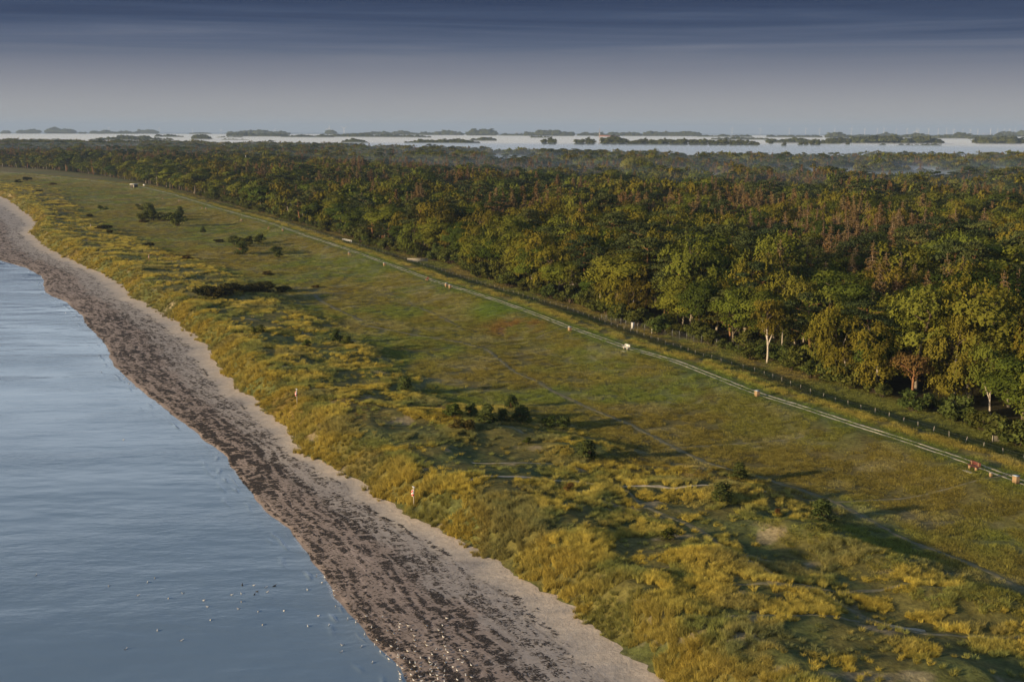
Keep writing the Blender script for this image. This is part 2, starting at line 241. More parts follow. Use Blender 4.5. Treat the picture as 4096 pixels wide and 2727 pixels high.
def ground_mat():
    m, nt, b = mat('ground_cover', .95, .1)
    at = nd(nt, 'ShaderNodeAttribute', attribute_name='gcol'); p = nd(nt, 'ShaderNodeNewGeometry')
    n = noise(nt, 1.7, 6, .7, p.outputs['Position']); n2 = noise(nt, .35, 4, .6, p.outputs['Position'])
    c = cmix(nt, 1., at.outputs['Color'], mrange(nt, n.outputs['Fac'], .25, .75, .45, 1.6), 'MULTIPLY')
    c = cmix(nt, 1., c, mrange(nt, n2.outputs['Fac'], .3, .7, .75, 1.25), 'MULTIPLY')
    nt.links.new(c, b.inputs['Base Color']); bump(nt, b, n.outputs['Fac'], 1.0, .22)
    return m
def leaf_mat(name, col, hue=.02, val=.35, trans=.25, second=None):
    m = bpy.data.materials.new(name); m.use_nodes = True; nt = m.node_tree; nt.nodes.clear()
    out = nd(nt, 'ShaderNodeOutputMaterial'); oi = nd(nt, 'ShaderNodeObjectInfo'); at = nd(nt, 'ShaderNodeAttribute', attribute_name='cv')
    base = col
    if second:
        base = cmix(nt, mrange(nt, oi.outputs['Random'], .35, .75), col, second)
    hs = nd(nt, 'ShaderNodeHueSaturation')
    if hasattr(base, 'node'): nt.links.new(base, hs.inputs['Color'])
    else: hs.inputs['Color'].default_value = tuple(base) + (1,)
    rnd = nd(nt, 'ShaderNodeMath', operation='MULTIPLY'); rnd.inputs[1].default_value = 7.31; nt.links.new(oi.outputs['Random'], rnd.inputs[0])
    fr = nd(nt, 'ShaderNodeMath', operation='FRACT'); nt.links.new(rnd.outputs[0], fr.inputs[0])
    nt.links.new(mrange(nt, fr.outputs[0], 0, 1, .5 - hue, .5 + hue), hs.inputs['Hue'])
    v1 = mrange(nt, oi.outputs['Random'], 0, 1, 1 - val, 1 + val); v2 = mrange(nt, at.outputs['Fac'], 0, 1, .62, 1.38)
    mu = nd(nt, 'ShaderNodeMath', operation='MULTIPLY'); nt.links.new(v1, mu.inputs[0]); nt.links.new(v2, mu.inputs[1])
    nt.links.new(mu.outputs[0], hs.inputs['Value'])
    d = nd(nt, 'ShaderNodeBsdfDiffuse'); t = nd(nt, 'ShaderNodeBsdfTranslucent'); mx = nd(nt, 'ShaderNodeMixShader'); mx.inputs[0].default_value = trans
    nt.links.new(hs.outputs[0], d.inputs[0]); nt.links.new(hs.outputs[0], t.inputs[0])
    nt.links.new(d.outputs[0], mx.inputs[1]); nt.links.new(t.outputs[0], mx.inputs[2]); nt.links.new(mx.outputs[0], out.inputs[0])
    return m
def grass_mat(name, trans=.3):
    m = bpy.data.materials.new(name); m.use_nodes = True; nt = m.node_tree; nt.nodes.clear()
    out = nd(nt, 'ShaderNodeOutputMaterial'); at = nd(nt, 'ShaderNodeAttribute', attribute_name='tint', attribute_type='INSTANCER'); cv = nd(nt, 'ShaderNodeAttribute', attribute_name='cv')
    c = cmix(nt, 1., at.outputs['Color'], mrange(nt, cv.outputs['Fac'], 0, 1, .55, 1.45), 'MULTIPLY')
    d = nd(nt, 'ShaderNodeBsdfDiffuse'); t = nd(nt, 'ShaderNodeBsdfTranslucent'); mx = nd(nt, 'ShaderNodeMixShader'); mx.inputs[0].default_value = trans
    nt.links.new(c, d.inputs[0]); nt.links.new(c, t.inputs[0])
    nt.links.new(d.outputs[0], mx.inputs[1]); nt.links.new(t.outputs[0], mx.inputs[2]); nt.links.new(mx.outputs[0], out.inputs[0])
    return m

# ---- mesh helpers
def mesh(name, verts, faces, mats=(), midx=None, smooth=False, attrs=None):
    """faces: list of tuples, or an (n,3)/(n,4) int array"""
    me = bpy.data.meshes.new(name)
    v = np.asarray(verts, np.float32).reshape(-1, 3)
    if isinstance(faces, np.ndarray):
        n, k = faces.shape; idx = faces.astype(np.int32).ravel(); st = np.arange(n, dtype=np.int32) * k; tot = np.full(n, k, np.int32)
    else:
        idx = np.array([i for f in faces for i in f], np.int32); tot = np.array([len(f) for f in faces], np.int32); st = np.concatenate([[0], np.cumsum(tot)[:-1]]).astype(np.int32)
    me.vertices.add(len(v)); me.vertices.foreach_set('co', v.ravel())
    me.loops.add(len(idx)); me.loops.foreach_set('vertex_index', idx)
    me.polygons.add(len(tot)); me.polygons.foreach_set('loop_start', st); me.polygons.foreach_set('loop_total', tot)
    for m in mats: me.materials.append(m)
    if midx is not None: me.polygons.foreach_set('material_index', np.asarray(midx, np.int32))
    if smooth: me.polygons.foreach_set('use_smooth', np.ones(len(tot), bool))
    for k, (typ, dom, data) in (attrs or {}).items():
        a = me.attributes.new(k, typ, dom)
        a.data.foreach_set('color' if 'COLOR' in typ else ('vector' if typ == 'FLOAT_VECTOR' else 'value'), np.asarray(data, np.int32 if typ == 'INT' else np.float32).ravel())
    me.update(calc_edges=True); me.validate()
    return me
def obj(name, me, parent=None, **props):
    o = bpy.data.objects.new(name, me); COL.objects.link(o); o.parent = parent
    for k, v in props.items(): o[k] = v
    return o
def thing(name, label, cat, loc=(0, 0, 0), rz=0., group=None, sc=1.):
    o = bpy.data.objects.new(name, None); COL.objects.link(o)
    o.location = loc; o.rotation_euler = (0, 0, rz); o.scale = (sc,) * 3 if not hasattr(sc, '__len__') else sc
    o['label'] = label; o['category'] = cat
    if group: o['group'] = group
    o.empty_display_size = .2
    return o
class MB:
    def __init__(s): s.v = []; s.f = []; s.m = []
    def add(s, v, f, m=0):
        o = len(s.v); s.v += [tuple(p) for p in v]; s.f += [tuple(i + o for i in q) for q in f]; s.m += [m] * len(f); return s
    def box(s, x0, x1, y0, y1, z0, z1, m=0):
        return s.add([(x0, y0, z0), (x1, y0, z0), (x1, y1, z0), (x0, y1, z0), (x0, y0, z1), (x1, y0, z1), (x1, y1, z1), (x0, y1, z1)],
                     [(0, 3, 2, 1), (4, 5, 6, 7), (0, 1, 5, 4), (1, 2, 6, 5), (2, 3, 7, 6), (3, 0, 4, 7)], m)
    def tube(s, pts, rad, n=6, m=0, cap=True):
        v, f = tube(pts, rad, n, cap); return s.add(v, f, m)
    def mesh(s, name, mats, smooth=False): return mesh(name, s.v, s.f, mats, s.m, smooth)
def tube(pts, rad, n=6, cap=True):
    pts = [np.array(p, float) for p in pts]; V = []; F = []
    if not hasattr(rad, '__len__'): rad = [rad] * len(pts)
    for i, p in enumerate(pts):
        d = pts[min(i + 1, len(pts) - 1)] - pts[max(i - 1, 0)]; d /= (np.linalg.norm(d) + 1e-9)
        a = np.cross(d, (0, 0, 1) if abs(d[2]) < .9 else (1, 0, 0)); a /= np.linalg.norm(a) + 1e-9; b = np.cross(d, a)
        for k in range(n):
            t = 2 * math.pi * k / n; V.append(tuple(p + rad[i] * (math.cos(t) * a + math.sin(t) * b)))
    for i in range(len(pts) - 1):
        for k in range(n):
            F.append((i * n + k, i * n + (k + 1) % n, (i + 1) * n + (k + 1) % n, (i + 1) * n + k))
    if cap: F.append(tuple(range(n - 1, -1, -1))); F.append(tuple((len(pts) - 1) * n + k for k in range(n)))
    return V, F
def grid_faces(nr, nc):
    i = np.arange(nr - 1)[:, None] * nc + np.arange(nc - 1)[None]
    return np.stack([i, i + 1, i + nc + 1, i + nc], -1).reshape(-1, 4)

def scatter_object(name, pts, scl, rot, idx, tint, sources, **props):
    """one 'stuff' object: a point cloud mesh whose geometry nodes put one of the source meshes on every point"""
    n = len(pts)
    at = {'scl': ('FLOAT_VECTOR', 'POINT', scl), 'rot': ('FLOAT_VECTOR', 'POINT', rot), 'idx': ('INT', 'POINT', idx)}
    if tint is not None: at['tint'] = ('FLOAT_COLOR', 'POINT', np.concatenate([tint, np.ones((n, 1))], 1))
    me = bpy.data.meshes.new(name); me.vertices.add(n); me.vertices.foreach_set('co', np.asarray(pts, np.float32).ravel())
    for k, (typ, dom, data) in at.items():
        a = me.attributes.new(k, typ, dom)
        a.data.foreach_set('color' if 'COLOR' in typ else ('vector' if typ == 'FLOAT_VECTOR' else 'value'), np.asarray(data, np.int32 if typ == 'INT' else np.float32).ravel())
    o = obj(name, me, **props); o['kind'] = 'stuff'
    ng = bpy.data.node_groups.new(name + '_scatter', 'GeometryNodeTree')
    ng.interface.new_socket('Geometry', in_out='INPUT', socket_type='NodeSocketGeometry'); ng.interface.new_socket('Geometry', in_out='OUTPUT', socket_type='NodeSocketGeometry')
    gi = ng.nodes.new('NodeGroupInput'); go = ng.nodes.new('NodeGroupOutput'); iop = ng.nodes.new('GeometryNodeInstanceOnPoints')
    g2i = ng.nodes.new('GeometryNodeGeometryToInstance')
    for sm in reversed(sources):
        so = bpy.data.objects.new(sm.name + '_source', sm)
        oi = ng.nodes.new('GeometryNodeObjectInfo'); oi.inputs['Object'].default_value = so
        ng.links.new(oi.outputs['Geometry'], g2i.inputs[0])
    def named(nm, typ):
        a = ng.nodes.new('GeometryNodeInputNamedAttribute'); a.data_type = typ; a.inputs['Name'].default_value = nm
        return next(s for s in a.outputs if s.enabled and s.name == 'Attribute')
    ng.links.new(gi.outputs[0], iop.inputs['Points']); ng.links.new(g2i.outputs[0], iop.inputs['Instance'])
    iop.inputs['Pick Instance'].default_value = True
    ng.links.new(named('idx', 'INT'), iop.inputs['Instance Index']); ng.links.new(named('scl', 'FLOAT_VECTOR'), iop.inputs['Scale'])
    e2r = ng.nodes.new('FunctionNodeEulerToRotation'); ng.links.new(named('rot', 'FLOAT_VECTOR'), e2r.inputs[0]); ng.links.new(e2r.outputs[0], iop.inputs['Rotation'])
    ng.links.new(iop.outputs[0], go.inputs[0])
    md = o.modifiers.new('scatter', 'NODES'); md.node_group = ng
    return o

# ------------------------------------------------------------------ the ground, beach and sea
GM = ground_mat()
def rows():
    y = [52.0]
    while y[-1] < 4300:
        v = y[-1]; y.append(v * (1.0042 if 85 < v < 520 else (1.010 if v < 900 else 1.022)))
    return np.array(y)
YR = rows()
def belt(name, left, right, n, power=1.0, label=None, m=None, cols=True, ymax=9e9, sharp=None):
    yr = YR[YR < ymax]
    u = np.linspace(0, 1, n)
    if sharp: u = sharp(u)
    a, b = left(yr), right(yr)
    X = a[:, None] + (b - a)[:, None] * u[None]; Y = np.repeat(yr[:, None], n, 1)
    Zv = zfun(X, Y)
    at = None
    if cols:
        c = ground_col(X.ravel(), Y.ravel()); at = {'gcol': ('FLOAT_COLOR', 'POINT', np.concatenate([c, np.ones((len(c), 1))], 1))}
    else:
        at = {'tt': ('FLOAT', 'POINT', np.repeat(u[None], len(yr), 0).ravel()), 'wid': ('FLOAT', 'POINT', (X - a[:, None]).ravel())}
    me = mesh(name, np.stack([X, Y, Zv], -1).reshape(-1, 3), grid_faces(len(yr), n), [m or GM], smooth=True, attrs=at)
    return obj(name, me, kind='structure', label=label)
belt('dunes', xf, lambda y: xd(y) + 2, 130, label='grassy sand dunes running behind the beach')
belt('meadow', lambda y: xd(y) + 2, lambda y: xp(y) - 6, 90, label='flat olive and brown dune meadow between dunes and dike')
belt('dike', lambda y: xp(y) - 6, lambda y: xp(y) + 13, 60, label='low grassy dike carrying the two-track path')
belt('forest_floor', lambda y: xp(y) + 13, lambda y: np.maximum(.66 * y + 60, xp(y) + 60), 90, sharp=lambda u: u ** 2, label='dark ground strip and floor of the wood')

# beach
def sand_mat():
    m, nt, b = mat('beach_sand', .9, .25)
    tt = nd(nt, 'ShaderNodeAttribute', attribute_name='tt').outputs['Fac']; p = nd(nt, 'ShaderNodeNewGeometry').outputs['Position']
    big = noise(nt, .16, 3, .5, p).outputs['Fac']; mid = noise(nt, 1.1, 5, .65, p).outputs['Fac']; fine = noise(nt, 2.6, 6, .7, p).outputs['Fac']
    j = nd(nt, 'ShaderNodeMath', operation='MULTIPLY_ADD'); nt.links.new(big, j.inputs[0]); j.inputs[1].default_value = .30
    sft = nd(nt, 'ShaderNodeMath', operation='ADD'); nt.links.new(tt, sft.inputs[0]); sft.inputs[1].default_value = -.15; nt.links.new(sft.outputs[0], j.inputs[2])
    rp = nd(nt, 'ShaderNodeValToRGB'); nt.links.new(j.outputs[0], rp.inputs[0]); e = rp.color_ramp.elements
    e[0].position, e[0].color = 0.0, (.085, .062, .050, 1); e[1].position, e[1].color = 1.0, (.46, .385, .31, 1)
    for q, c in ((.035, (.12, .088, .072)), (.10, (.29, .234, .208)), (.5, (.325, .267, .240)), (.60, (.235, .215, .208)), (.78, (.25, .232, .224)), (.87, (.35, .312, .275))):
        k = e.new(q); k.color = c + (1,)
    c = cmix(nt, 1., rp.outputs[0], mrange(nt, mid, .25, .75, .78, 1.2), 'MULTIPLY')
    c = cmix(nt, 1., c, mrange(nt, fine, .25, .75, .82, 1.16), 'MULTIPLY')
    # stains of rotted seaweed drawn out along the shore
    wd = nd(nt, 'ShaderNodeAttribute', attribute_name='wid').outputs['Fac']; sp = nd(nt, 'ShaderNodeSeparateXYZ'); nt.links.new(p, sp.inputs[0])
    cb = nd(nt, 'ShaderNodeCombineXYZ'); nt.links.new(wd, cb.inputs[0]); ys = nd(nt, 'ShaderNodeMath', operation='MULTIPLY'); nt.links.new(sp.outputs[1], ys.inputs[0]); ys.inputs[1].default_value = .055; nt.links.new(ys.outputs[0], cb.inputs[1])
    st = noise(nt, 2.1, 6, .66, cb.outputs[0]).outputs['Fac']
    br = nd(nt, 'ShaderNodeValToRGB'); nt.links.new(j.outputs[0], br.inputs[0]); e = br.color_ramp.elements
    e[0].position, e[0].color = 0., (.9, .9, .9, 1); e[1].position, e[1].color = 1., (0, 0, 0, 1)
    for q, v in ((.07, .9), (.13, .62), (.24, .70), (.40, .60), (.49, .85), (.57, .55), (.64, .35), (.74, .25), (.80, .50), (.85, .0)):
        k = e.new(q); k.color = (v, v, v, 1)
    su = nd(nt, 'ShaderNodeMath', operation='ADD'); nt.links.new(st, su.inputs[0]); nt.links.new(mrange(nt, br.outputs[0], 0, 1, -.28, .32), su.inputs[1])
    c = cmix(nt, mrange(nt, su.outputs[0], .46, .60, 0, .40), c, (.060, .048, .043))
    nt.links.new(c, b.inputs['Base Color'])
    nt.links.new(mrange(nt, tt, 0, .06, .35, .92), b.inputs['Roughness'])
    h = nd(nt, 'ShaderNodeMath', operation='MULTIPLY'); nt.links.new(fine, h.inputs[0]); nt.links.new(mrange(nt, tt, .5, .85, .35, 1.0), h.inputs[1])
    bump(nt, b, h.outputs[0], 1.0, .09)
    return m
belt('beach', lambda y: xw(y) - 3, xf, 90, m=sand_mat(), cols=False, ymax=1500, label='sandy beach strewn with dark seaweed')

def water_mat():
    m, nt, b = mat('sea_water', .10, .5)
    b.inputs['IOR'].default_value = 1.36
    p = nd(nt, 'ShaderNodeNewGeometry').outputs['Position']
    mp = nd(nt, 'ShaderNodeMapping'); mp.inputs['Scale'].default_value = (.5, 1.0, 1.0); mp.inputs['Rotation'].default_value = (0, 0, math.radians(-8)); nt.links.new(p, mp.inputs[0])
    big = noise(nt, .055, 4, .55, mp.outputs[0]).outputs['Fac']
    slick = mrange(nt, big, .36, .64, .12, 1.0)
    rip = noise(nt, 1.3, 4, .6, mp.outputs[0]).outputs['Fac']; rip2 = noise(nt, .28, 3, .5, mp.outputs[0]).outputs['Fac']
    ad = nd(nt, 'ShaderNodeMath', operation='MULTIPLY_ADD'); nt.links.new(rip2, ad.inputs[0]); ad.inputs[1].default_value = 2.2; nt.links.new(rip, ad.inputs[2])
    hh = nd(nt, 'ShaderNodeMath', operation='MULTIPLY'); nt.links.new(ad.outputs[0], hh.inputs[0]); nt.links.new(slick, hh.inputs[1])
    mp2 = nd(nt, 'ShaderNodeMapping'); mp2.inputs['Scale'].default_value = (.45, 1.0, 1.0); mp2.inputs['Rotation'].default_value = (0, 0, math.radians(-14)); nt.links.new(p, mp2.inputs[0])
    sw = noise(nt, .075, 3, .5, mp2.outputs[0]).outputs['Fac']
    al = nd(nt, 'ShaderNodeMath', operation='MULTIPLY_ADD'); nt.links.new(sw, al.inputs[0]); al.inputs[1].default_value = 5.5; nt.links.new(hh.outputs[0], al.inputs[2])
    bump(nt, b, al.outputs[0], .6, .10)
    b.inputs['Specular IOR Level'].default_value = .85
    fo = nd(nt, 'ShaderNodeAttribute', attribute_name='foam').outputs['Fac']; sh = nd(nt, 'ShaderNodeAttribute', attribute_name='shoal').outputs['Fac']
    fn = noise(nt, 5., 4, .7, p).outputs['Fac']
    fm = nd(nt, 'ShaderNodeMath', operation='MULTIPLY'); nt.links.new(fo, fm.inputs[0]); nt.links.new(mrange(nt, fn, .45, .6), fm.inputs[1])
    c = cmix(nt, sh, (.130, .185, .250), (.165, .200, .232)); c = cmix(nt, fm.outputs[0], c, (.55, .56, .58))
    nt.links.new(c, b.inputs['Base Color']); rg = nd(nt, 'ShaderNodeMath', operation='MULTIPLY_ADD'); nt.links.new(slick, rg.inputs[0]); rg.inputs[1].default_value = .12; nt.links.new(mrange(nt, fm.outputs[0], 0, 1, .05, .6), rg.inputs[2]); nt.links.new(rg.outputs[0], b.inputs['Roughness'])
    return m
def build_sea():
    # open water: a disc that follows the earth's curve; near the shore a finer sheet with small breaking wavelets
    r = np.concatenate([[0], np.geomspace(20, 46000, 120)]); a = np.linspace(0, 2 * math.pi, 181)
    Rr, A = np.meshgrid(r, a, indexing='ij'); X = Rr * np.cos(A); Y = Rr * np.sin(A)
    Zd = -.06 - Rr ** 2 / (2 * R_EARTH)
    v1 = np.stack([X, Y, Zd], -1).reshape(-1, 3); f1 = grid_faces(len(r), len(a))
    yr = YR[(YR > 70) & (YR < 800)]; d = np.concatenate([np.linspace(-1.5, 8, 110), np.geomspace(8.2, 90, 40)])
    shore = xw(yr); Xs = shore[:, None] - d[None]; Ys = np.repeat(yr[:, None], len(d), 1); D = np.repeat(d[None], len(yr), 0)
    wave = 0; foam = 0
    for k, (d0, amp, w) in enumerate([(.7, .04, .12), (1.9, .085, .22), (3.6, .04, .28)]):
        c = d0 + 1.1 * (vnoise(Ys / 6., 0 * Ys + k, 200 + k) - .5) + .5 * (vnoise(Ys / 1.7, 0 * Ys + k, 230 + k) - .5)
        on = sstep(.62, .80, vnoise(Ys / 2.2, 0 * Ys + k * 3.1, 210 + k))
        g = np.exp(-((D - c) / w) ** 2) * on; wave = wave + amp * g
        foam = foam + np.exp(-((D - c + w * .6) / (w * .45)) ** 2) * on * sstep(.45, .7, vnoise(Ys / 2.3, D, 220 + k)) * (1.3 if k < 2 else .4)
    foam = foam + np.exp(-((D - .15) / .18) ** 2) * sstep(.42, .65, vnoise(Ys / 3., 0 * Ys, 240)) * .9
    shoal = np.exp(-np.maximum(D, 0) / 2.2)
    Zs = wave + 0.002 * np.sin(D * 2.2 + 3 * vnoise(Ys / 8, D / 8, 3)) * np.exp(-D / 12) - .05 * sstep(40, 90, D) - drop(Xs, Ys)
    v2 = np.stack([Xs, Ys, Zs], -1).reshape(-1, 3); f2 = grid_faces(len(yr), len(d))[:, ::-1] + len(v1)
    n1 = len(v1)
    at = {'foam': ('FLOAT', 'POINT', np.concatenate([np.zeros(n1), np.clip(foam, 0, 1).ravel()])), 'shoal': ('FLOAT', 'POINT', np.concatenate([np.zeros(n1), shoal.ravel() * .8]))}
    me = mesh('sea', np.concatenate([v1, v2]), np.concatenate([f1, f2]), [water_mat()], smooth=True, attrs=at)
    obj('sea', me, kind='structure', label='calm blue-grey sea with small wavelets at the shore')
build_sea()

# flat farmland beyond the wood, under the fog
def build_fields():
    r = np.geomspace(1500, 9300, 60); a = np.linspace(math.radians(45), math.radians(125), 90)
    Rr, A = np.meshgrid(r, a, indexing='ij'); edge = 1 - .06 * fbm(A * 30, A * 0, 7, 3)
    Rr = 1500 + (Rr - 1500) * edge
    X = Rr * np.cos(A); Y = Rr * np.sin(A); Zv = 1.2 - Rr ** 2 / (2 * R_EARTH) - 2.5 * sstep(9000, 9300, Rr)
    c = mixc((.10, .115, .045), (.19, .16, .075), sstep(.4, .6, vnoise(X.ravel() / 300, Y.ravel() / 260, 9)))
    me = mesh('farmland', np.stack([X, Y, Zv], -1).reshape(-1, 3), grid_faces(len(r), len(a))[:, ::-1], [GM], smooth=True, attrs={'gcol': ('FLOAT_COLOR', 'POINT', np.concatenate([c, np.ones((len(c), 1))], 1))})
    obj('farmland', me, kind='structure', label='flat fields under the white ground fog')
build_fields()

# paths
def strip(name, pts, width, m, label, rag=.25, lift=.035, step=.5, parent=None, offset=0.):
    p = np.array(pts, float); seg = np.hypot(*np.diff(p, axis=0).T); s = np.concatenate([[0], np.cumsum(seg)])
    # smooth curve through the surveyed points
    q = np.arange(0, s[-1], step); X = np.interp(q, s, p[:, 0]); Y = np.interp(q, s, p[:, 1])
    k = np.ones(13) / 13
    if len(q) > 30:
        for _ in range(2):
            X[6:-6] = np.convolve(X, k, 'valid'); Y[6:-6] = np.convolve(Y, k, 'valid')
    X = X + .5 * (fbm(q / 9., q * 0, 331, 3) - .5) * min(1., width * 1.4)
    dx, dy = np.gradient(X), np.gradient(Y); ln = np.hypot(dx, dy) + 1e-9; nx, ny = dy / ln, -dx / ln
    n = 5; V = []
    for j in range(n):
        u = j / (n - 1) - .5
        w = width * (1 + rag * 2 * (.6 * vnoise(q / 1.1, q * 0 + j, 300) + .4 * vnoise(q / 4.5, q * 0, 305) - .5))
        xx = X + nx * (offset + u * w); yy = Y + ny * (offset + u * w)
        V.append(np.stack([xx, yy, zfun(xx, yy) + lift * (1 if 0 < j < n - 1 else .0)], -1))
    v = np.stack(V, 1).reshape(-1, 3)
    return v, grid_faces(len(q), n)
def path_mat(name, c1, c2, scale=2.2):
    m, nt, b = mat(name, .95, .1); p = nd(nt, 'ShaderNodeNewGeometry').outputs['Position']
    n = noise(nt, scale, 6, .7, p).outputs['Fac']; nt.links.new(cmix(nt, mrange(nt, n, .36, .64), c1, c2), b.inputs['Base Color']); bump(nt, b, n, .6, .06)
    return m
gravel = path_mat('gravel', (.52, .47, .38), (.22, .20, .12)); trod = path_mat('trodden_sand', (.165, .150, .100), (.10, .095, .042), 1.6)
trackpts = sorted(L_path, key=lambda q: q[1]); trackpts = [(trackpts[0][0] + 14.8, trackpts[0][1] - 40)] + trackpts
va, fa = strip('', trackpts, .40, gravel, '', offset=-.6, step=.35, rag=.85); vb, fb = strip('', trackpts, .46, gravel, '', offset=.6, step=.35, rag=.85)
obj('gravel_path', mesh('gravel_path', np.concatenate([va, vb]), np.concatenate([fa, fb + len(va)]), [gravel], smooth=True), kind='structure', label='pale two-track gravel path along the dike crest')
TRAILS = TRAIL_DATA
sandy = path_mat('pale_sand', (.40, .35, .27), (.20, .18, .12), 1.6)
TRAILS = TRAILS[:2] + [(TRAILS[2][0][:8], .5)] + TRAILS[3:] + [(TRAILS[2][0][7:], .28), ([(33.2, 99.6), (34.6, 98.9), (36.2, 98.5)], 1.3)]
for ti, (pts, w) in enumerate(TRAILS):
    v, f = strip('', pts, w * (.9 if ti == 1 else 1.15), trod, '', rag=.8, step=.35)
    obj('footpath', mesh('footpath', v, f, [sandy if ti in (2, 9, 12) else trod], smooth=True), kind='structure', label='trodden footpath through the dune grass')

# ------------------------------------------------------------------ plants
def leaf_quads(c, nrm, size, aspect, r):
    n = len(c); nrm = nrm / (np.linalg.norm(nrm, axis=1, keepdims=True) + 1e-9)
    q = r.normal(size=(n, 3)); t = np.cross(nrm, q); t /= np.linalg.norm(t, axis=1, keepdims=True) + 1e-9; b = np.cross(nrm, t)
    s = np.asarray(size).reshape(-1, 1) * (.7 + .6 * r.random((n, 1)))
    fold = nrm * s * .22
    return np.stack([c - t * s, c - b * s * aspect - fold, c + t * s, c + b * s * aspect - fold], 1).reshape(-1, 3)
def crown_mesh(name, parts, m):
    v = np.concatenate([p[0] for p in parts]); cv = np.concatenate([np.repeat(p[1], 4) if len(p[1]) * 4 == len(p[0]) else p[1] for p in parts])
    return mesh(name, v, np.arange(len(v)).reshape(-1, 4), [m], attrs={'cv': ('FLOAT', 'POINT', np.clip(cv, 0, 1))})
def sphere_dirs(n, r):
    d = r.normal(size=(n, 3)); return d / np.linalg.norm(d, axis=1, keepdims=True)
def limb(a, b, r, sag=.1, n=4):
    a = np.array(a, float); b = np.array(b, float); L = np.linalg.norm(b - a); out = []
    k = r.normal(size=3) * L * .06
    for i in range(n + 1):
        t = i / n; p = a + (b - a) * t + k * math.sin(math.pi * t); p[2] += sag * L * math.sin(math.pi * t); out.append(p)
    return out
def make_broad(nm, h, cr, seed, dens=1., leaf=.27, m=None, bark=None, low=.22, lumps=34, trunk_r=.022, squash=.42):
    r = np.random.default_rng(seed); cz = h * (low + (1 - low) * .52); az = h * (1 - low) * .5
    parts = []; tb = MB(); lean = r.normal(size=2) * h * .02
    base_top = (lean[0], lean[1], h * (low + .22))
    tb.tube([(0, 0, -.4), (lean[0] * .3, lean[1] * .3, h * .15), base_top, (lean[0] * 1.4, lean[1] * 1.4, h * .72)], [h * trunk_r * 1.25, h * trunk_r, h * trunk_r * .75, h * trunk_r * .3], 7)
    d = sphere_dirs(lumps, r); d[:, 2] = np.where(d[:, 2] < -.45, -d[:, 2] * .6, d[:, 2])
    lob = 1 + .30 * np.sin(d[:, 0] * 3 + seed) * np.cos(d[:, 1] * 2.3 + seed * 2)
    rad = (.52 + .40 * r.random(lumps)) * lob
    C = np.stack([d[:, 0] * cr * rad + lean[0], d[:, 1] * cr * rad + lean[1], cz + d[:, 2] * az * rad], 1)
    for i in range(lumps):
        cr_i = cr * (.25 + .20 * r.random()); n = int(120 * dens * (cr_i / (cr * .35)) ** 2)
        q = sphere_dirs(n, r); q[:, 2] = np.where(q[:, 2] < -.3, -q[:, 2] * .5, q[:, 2])
        p = C[i] + q * cr_i * (.55 + .55 * r.random((n, 1))) * np.array([1.05, 1.05, .78])
        out = (C[i] - np.array([lean[0], lean[1], cz])) / np.array([cr, cr, az])
        nr = q * .75 + out * .75 + r.normal(size=(n, 3)) * .28 + np.array([0, 0, .25])
        cvi = .2 + .6 * r.random()
        parts.append((leaf_quads(p, nr, leaf, .62, r), cvi + .12 * r.normal(size=n)))
        if i % 2 == 0:
            zb = max(h * low * .8, min(C[i][2] - cr * .5, h * .62)); f = zb / h
            tb.tube(limb((lean[0] * f * 1.8, lean[1] * f * 1.8, zb), C[i], r), [h * trunk_r * .42, h * trunk_r * .34, h * trunk_r * .26, h * trunk_r * .18, h * trunk_r * .07], 5)
    # a thinner inner fill so that the crown is not hollow
    n = int(500 * dens); q = sphere_dirs(n, r); p = np.array([lean[0], lean[1], cz]) + q * np.array([cr, cr, az]) * (.3 + .4 * r.random((n, 1)))
    parts.append((leaf_quads(p, r.normal(size=(n, 3)), leaf * 1.3, .7, r), .25 + .2 * r.random(n)))
    return tb.mesh(nm + '_trunk', [bark], True), crown_mesh(nm + '_crown', parts, m)
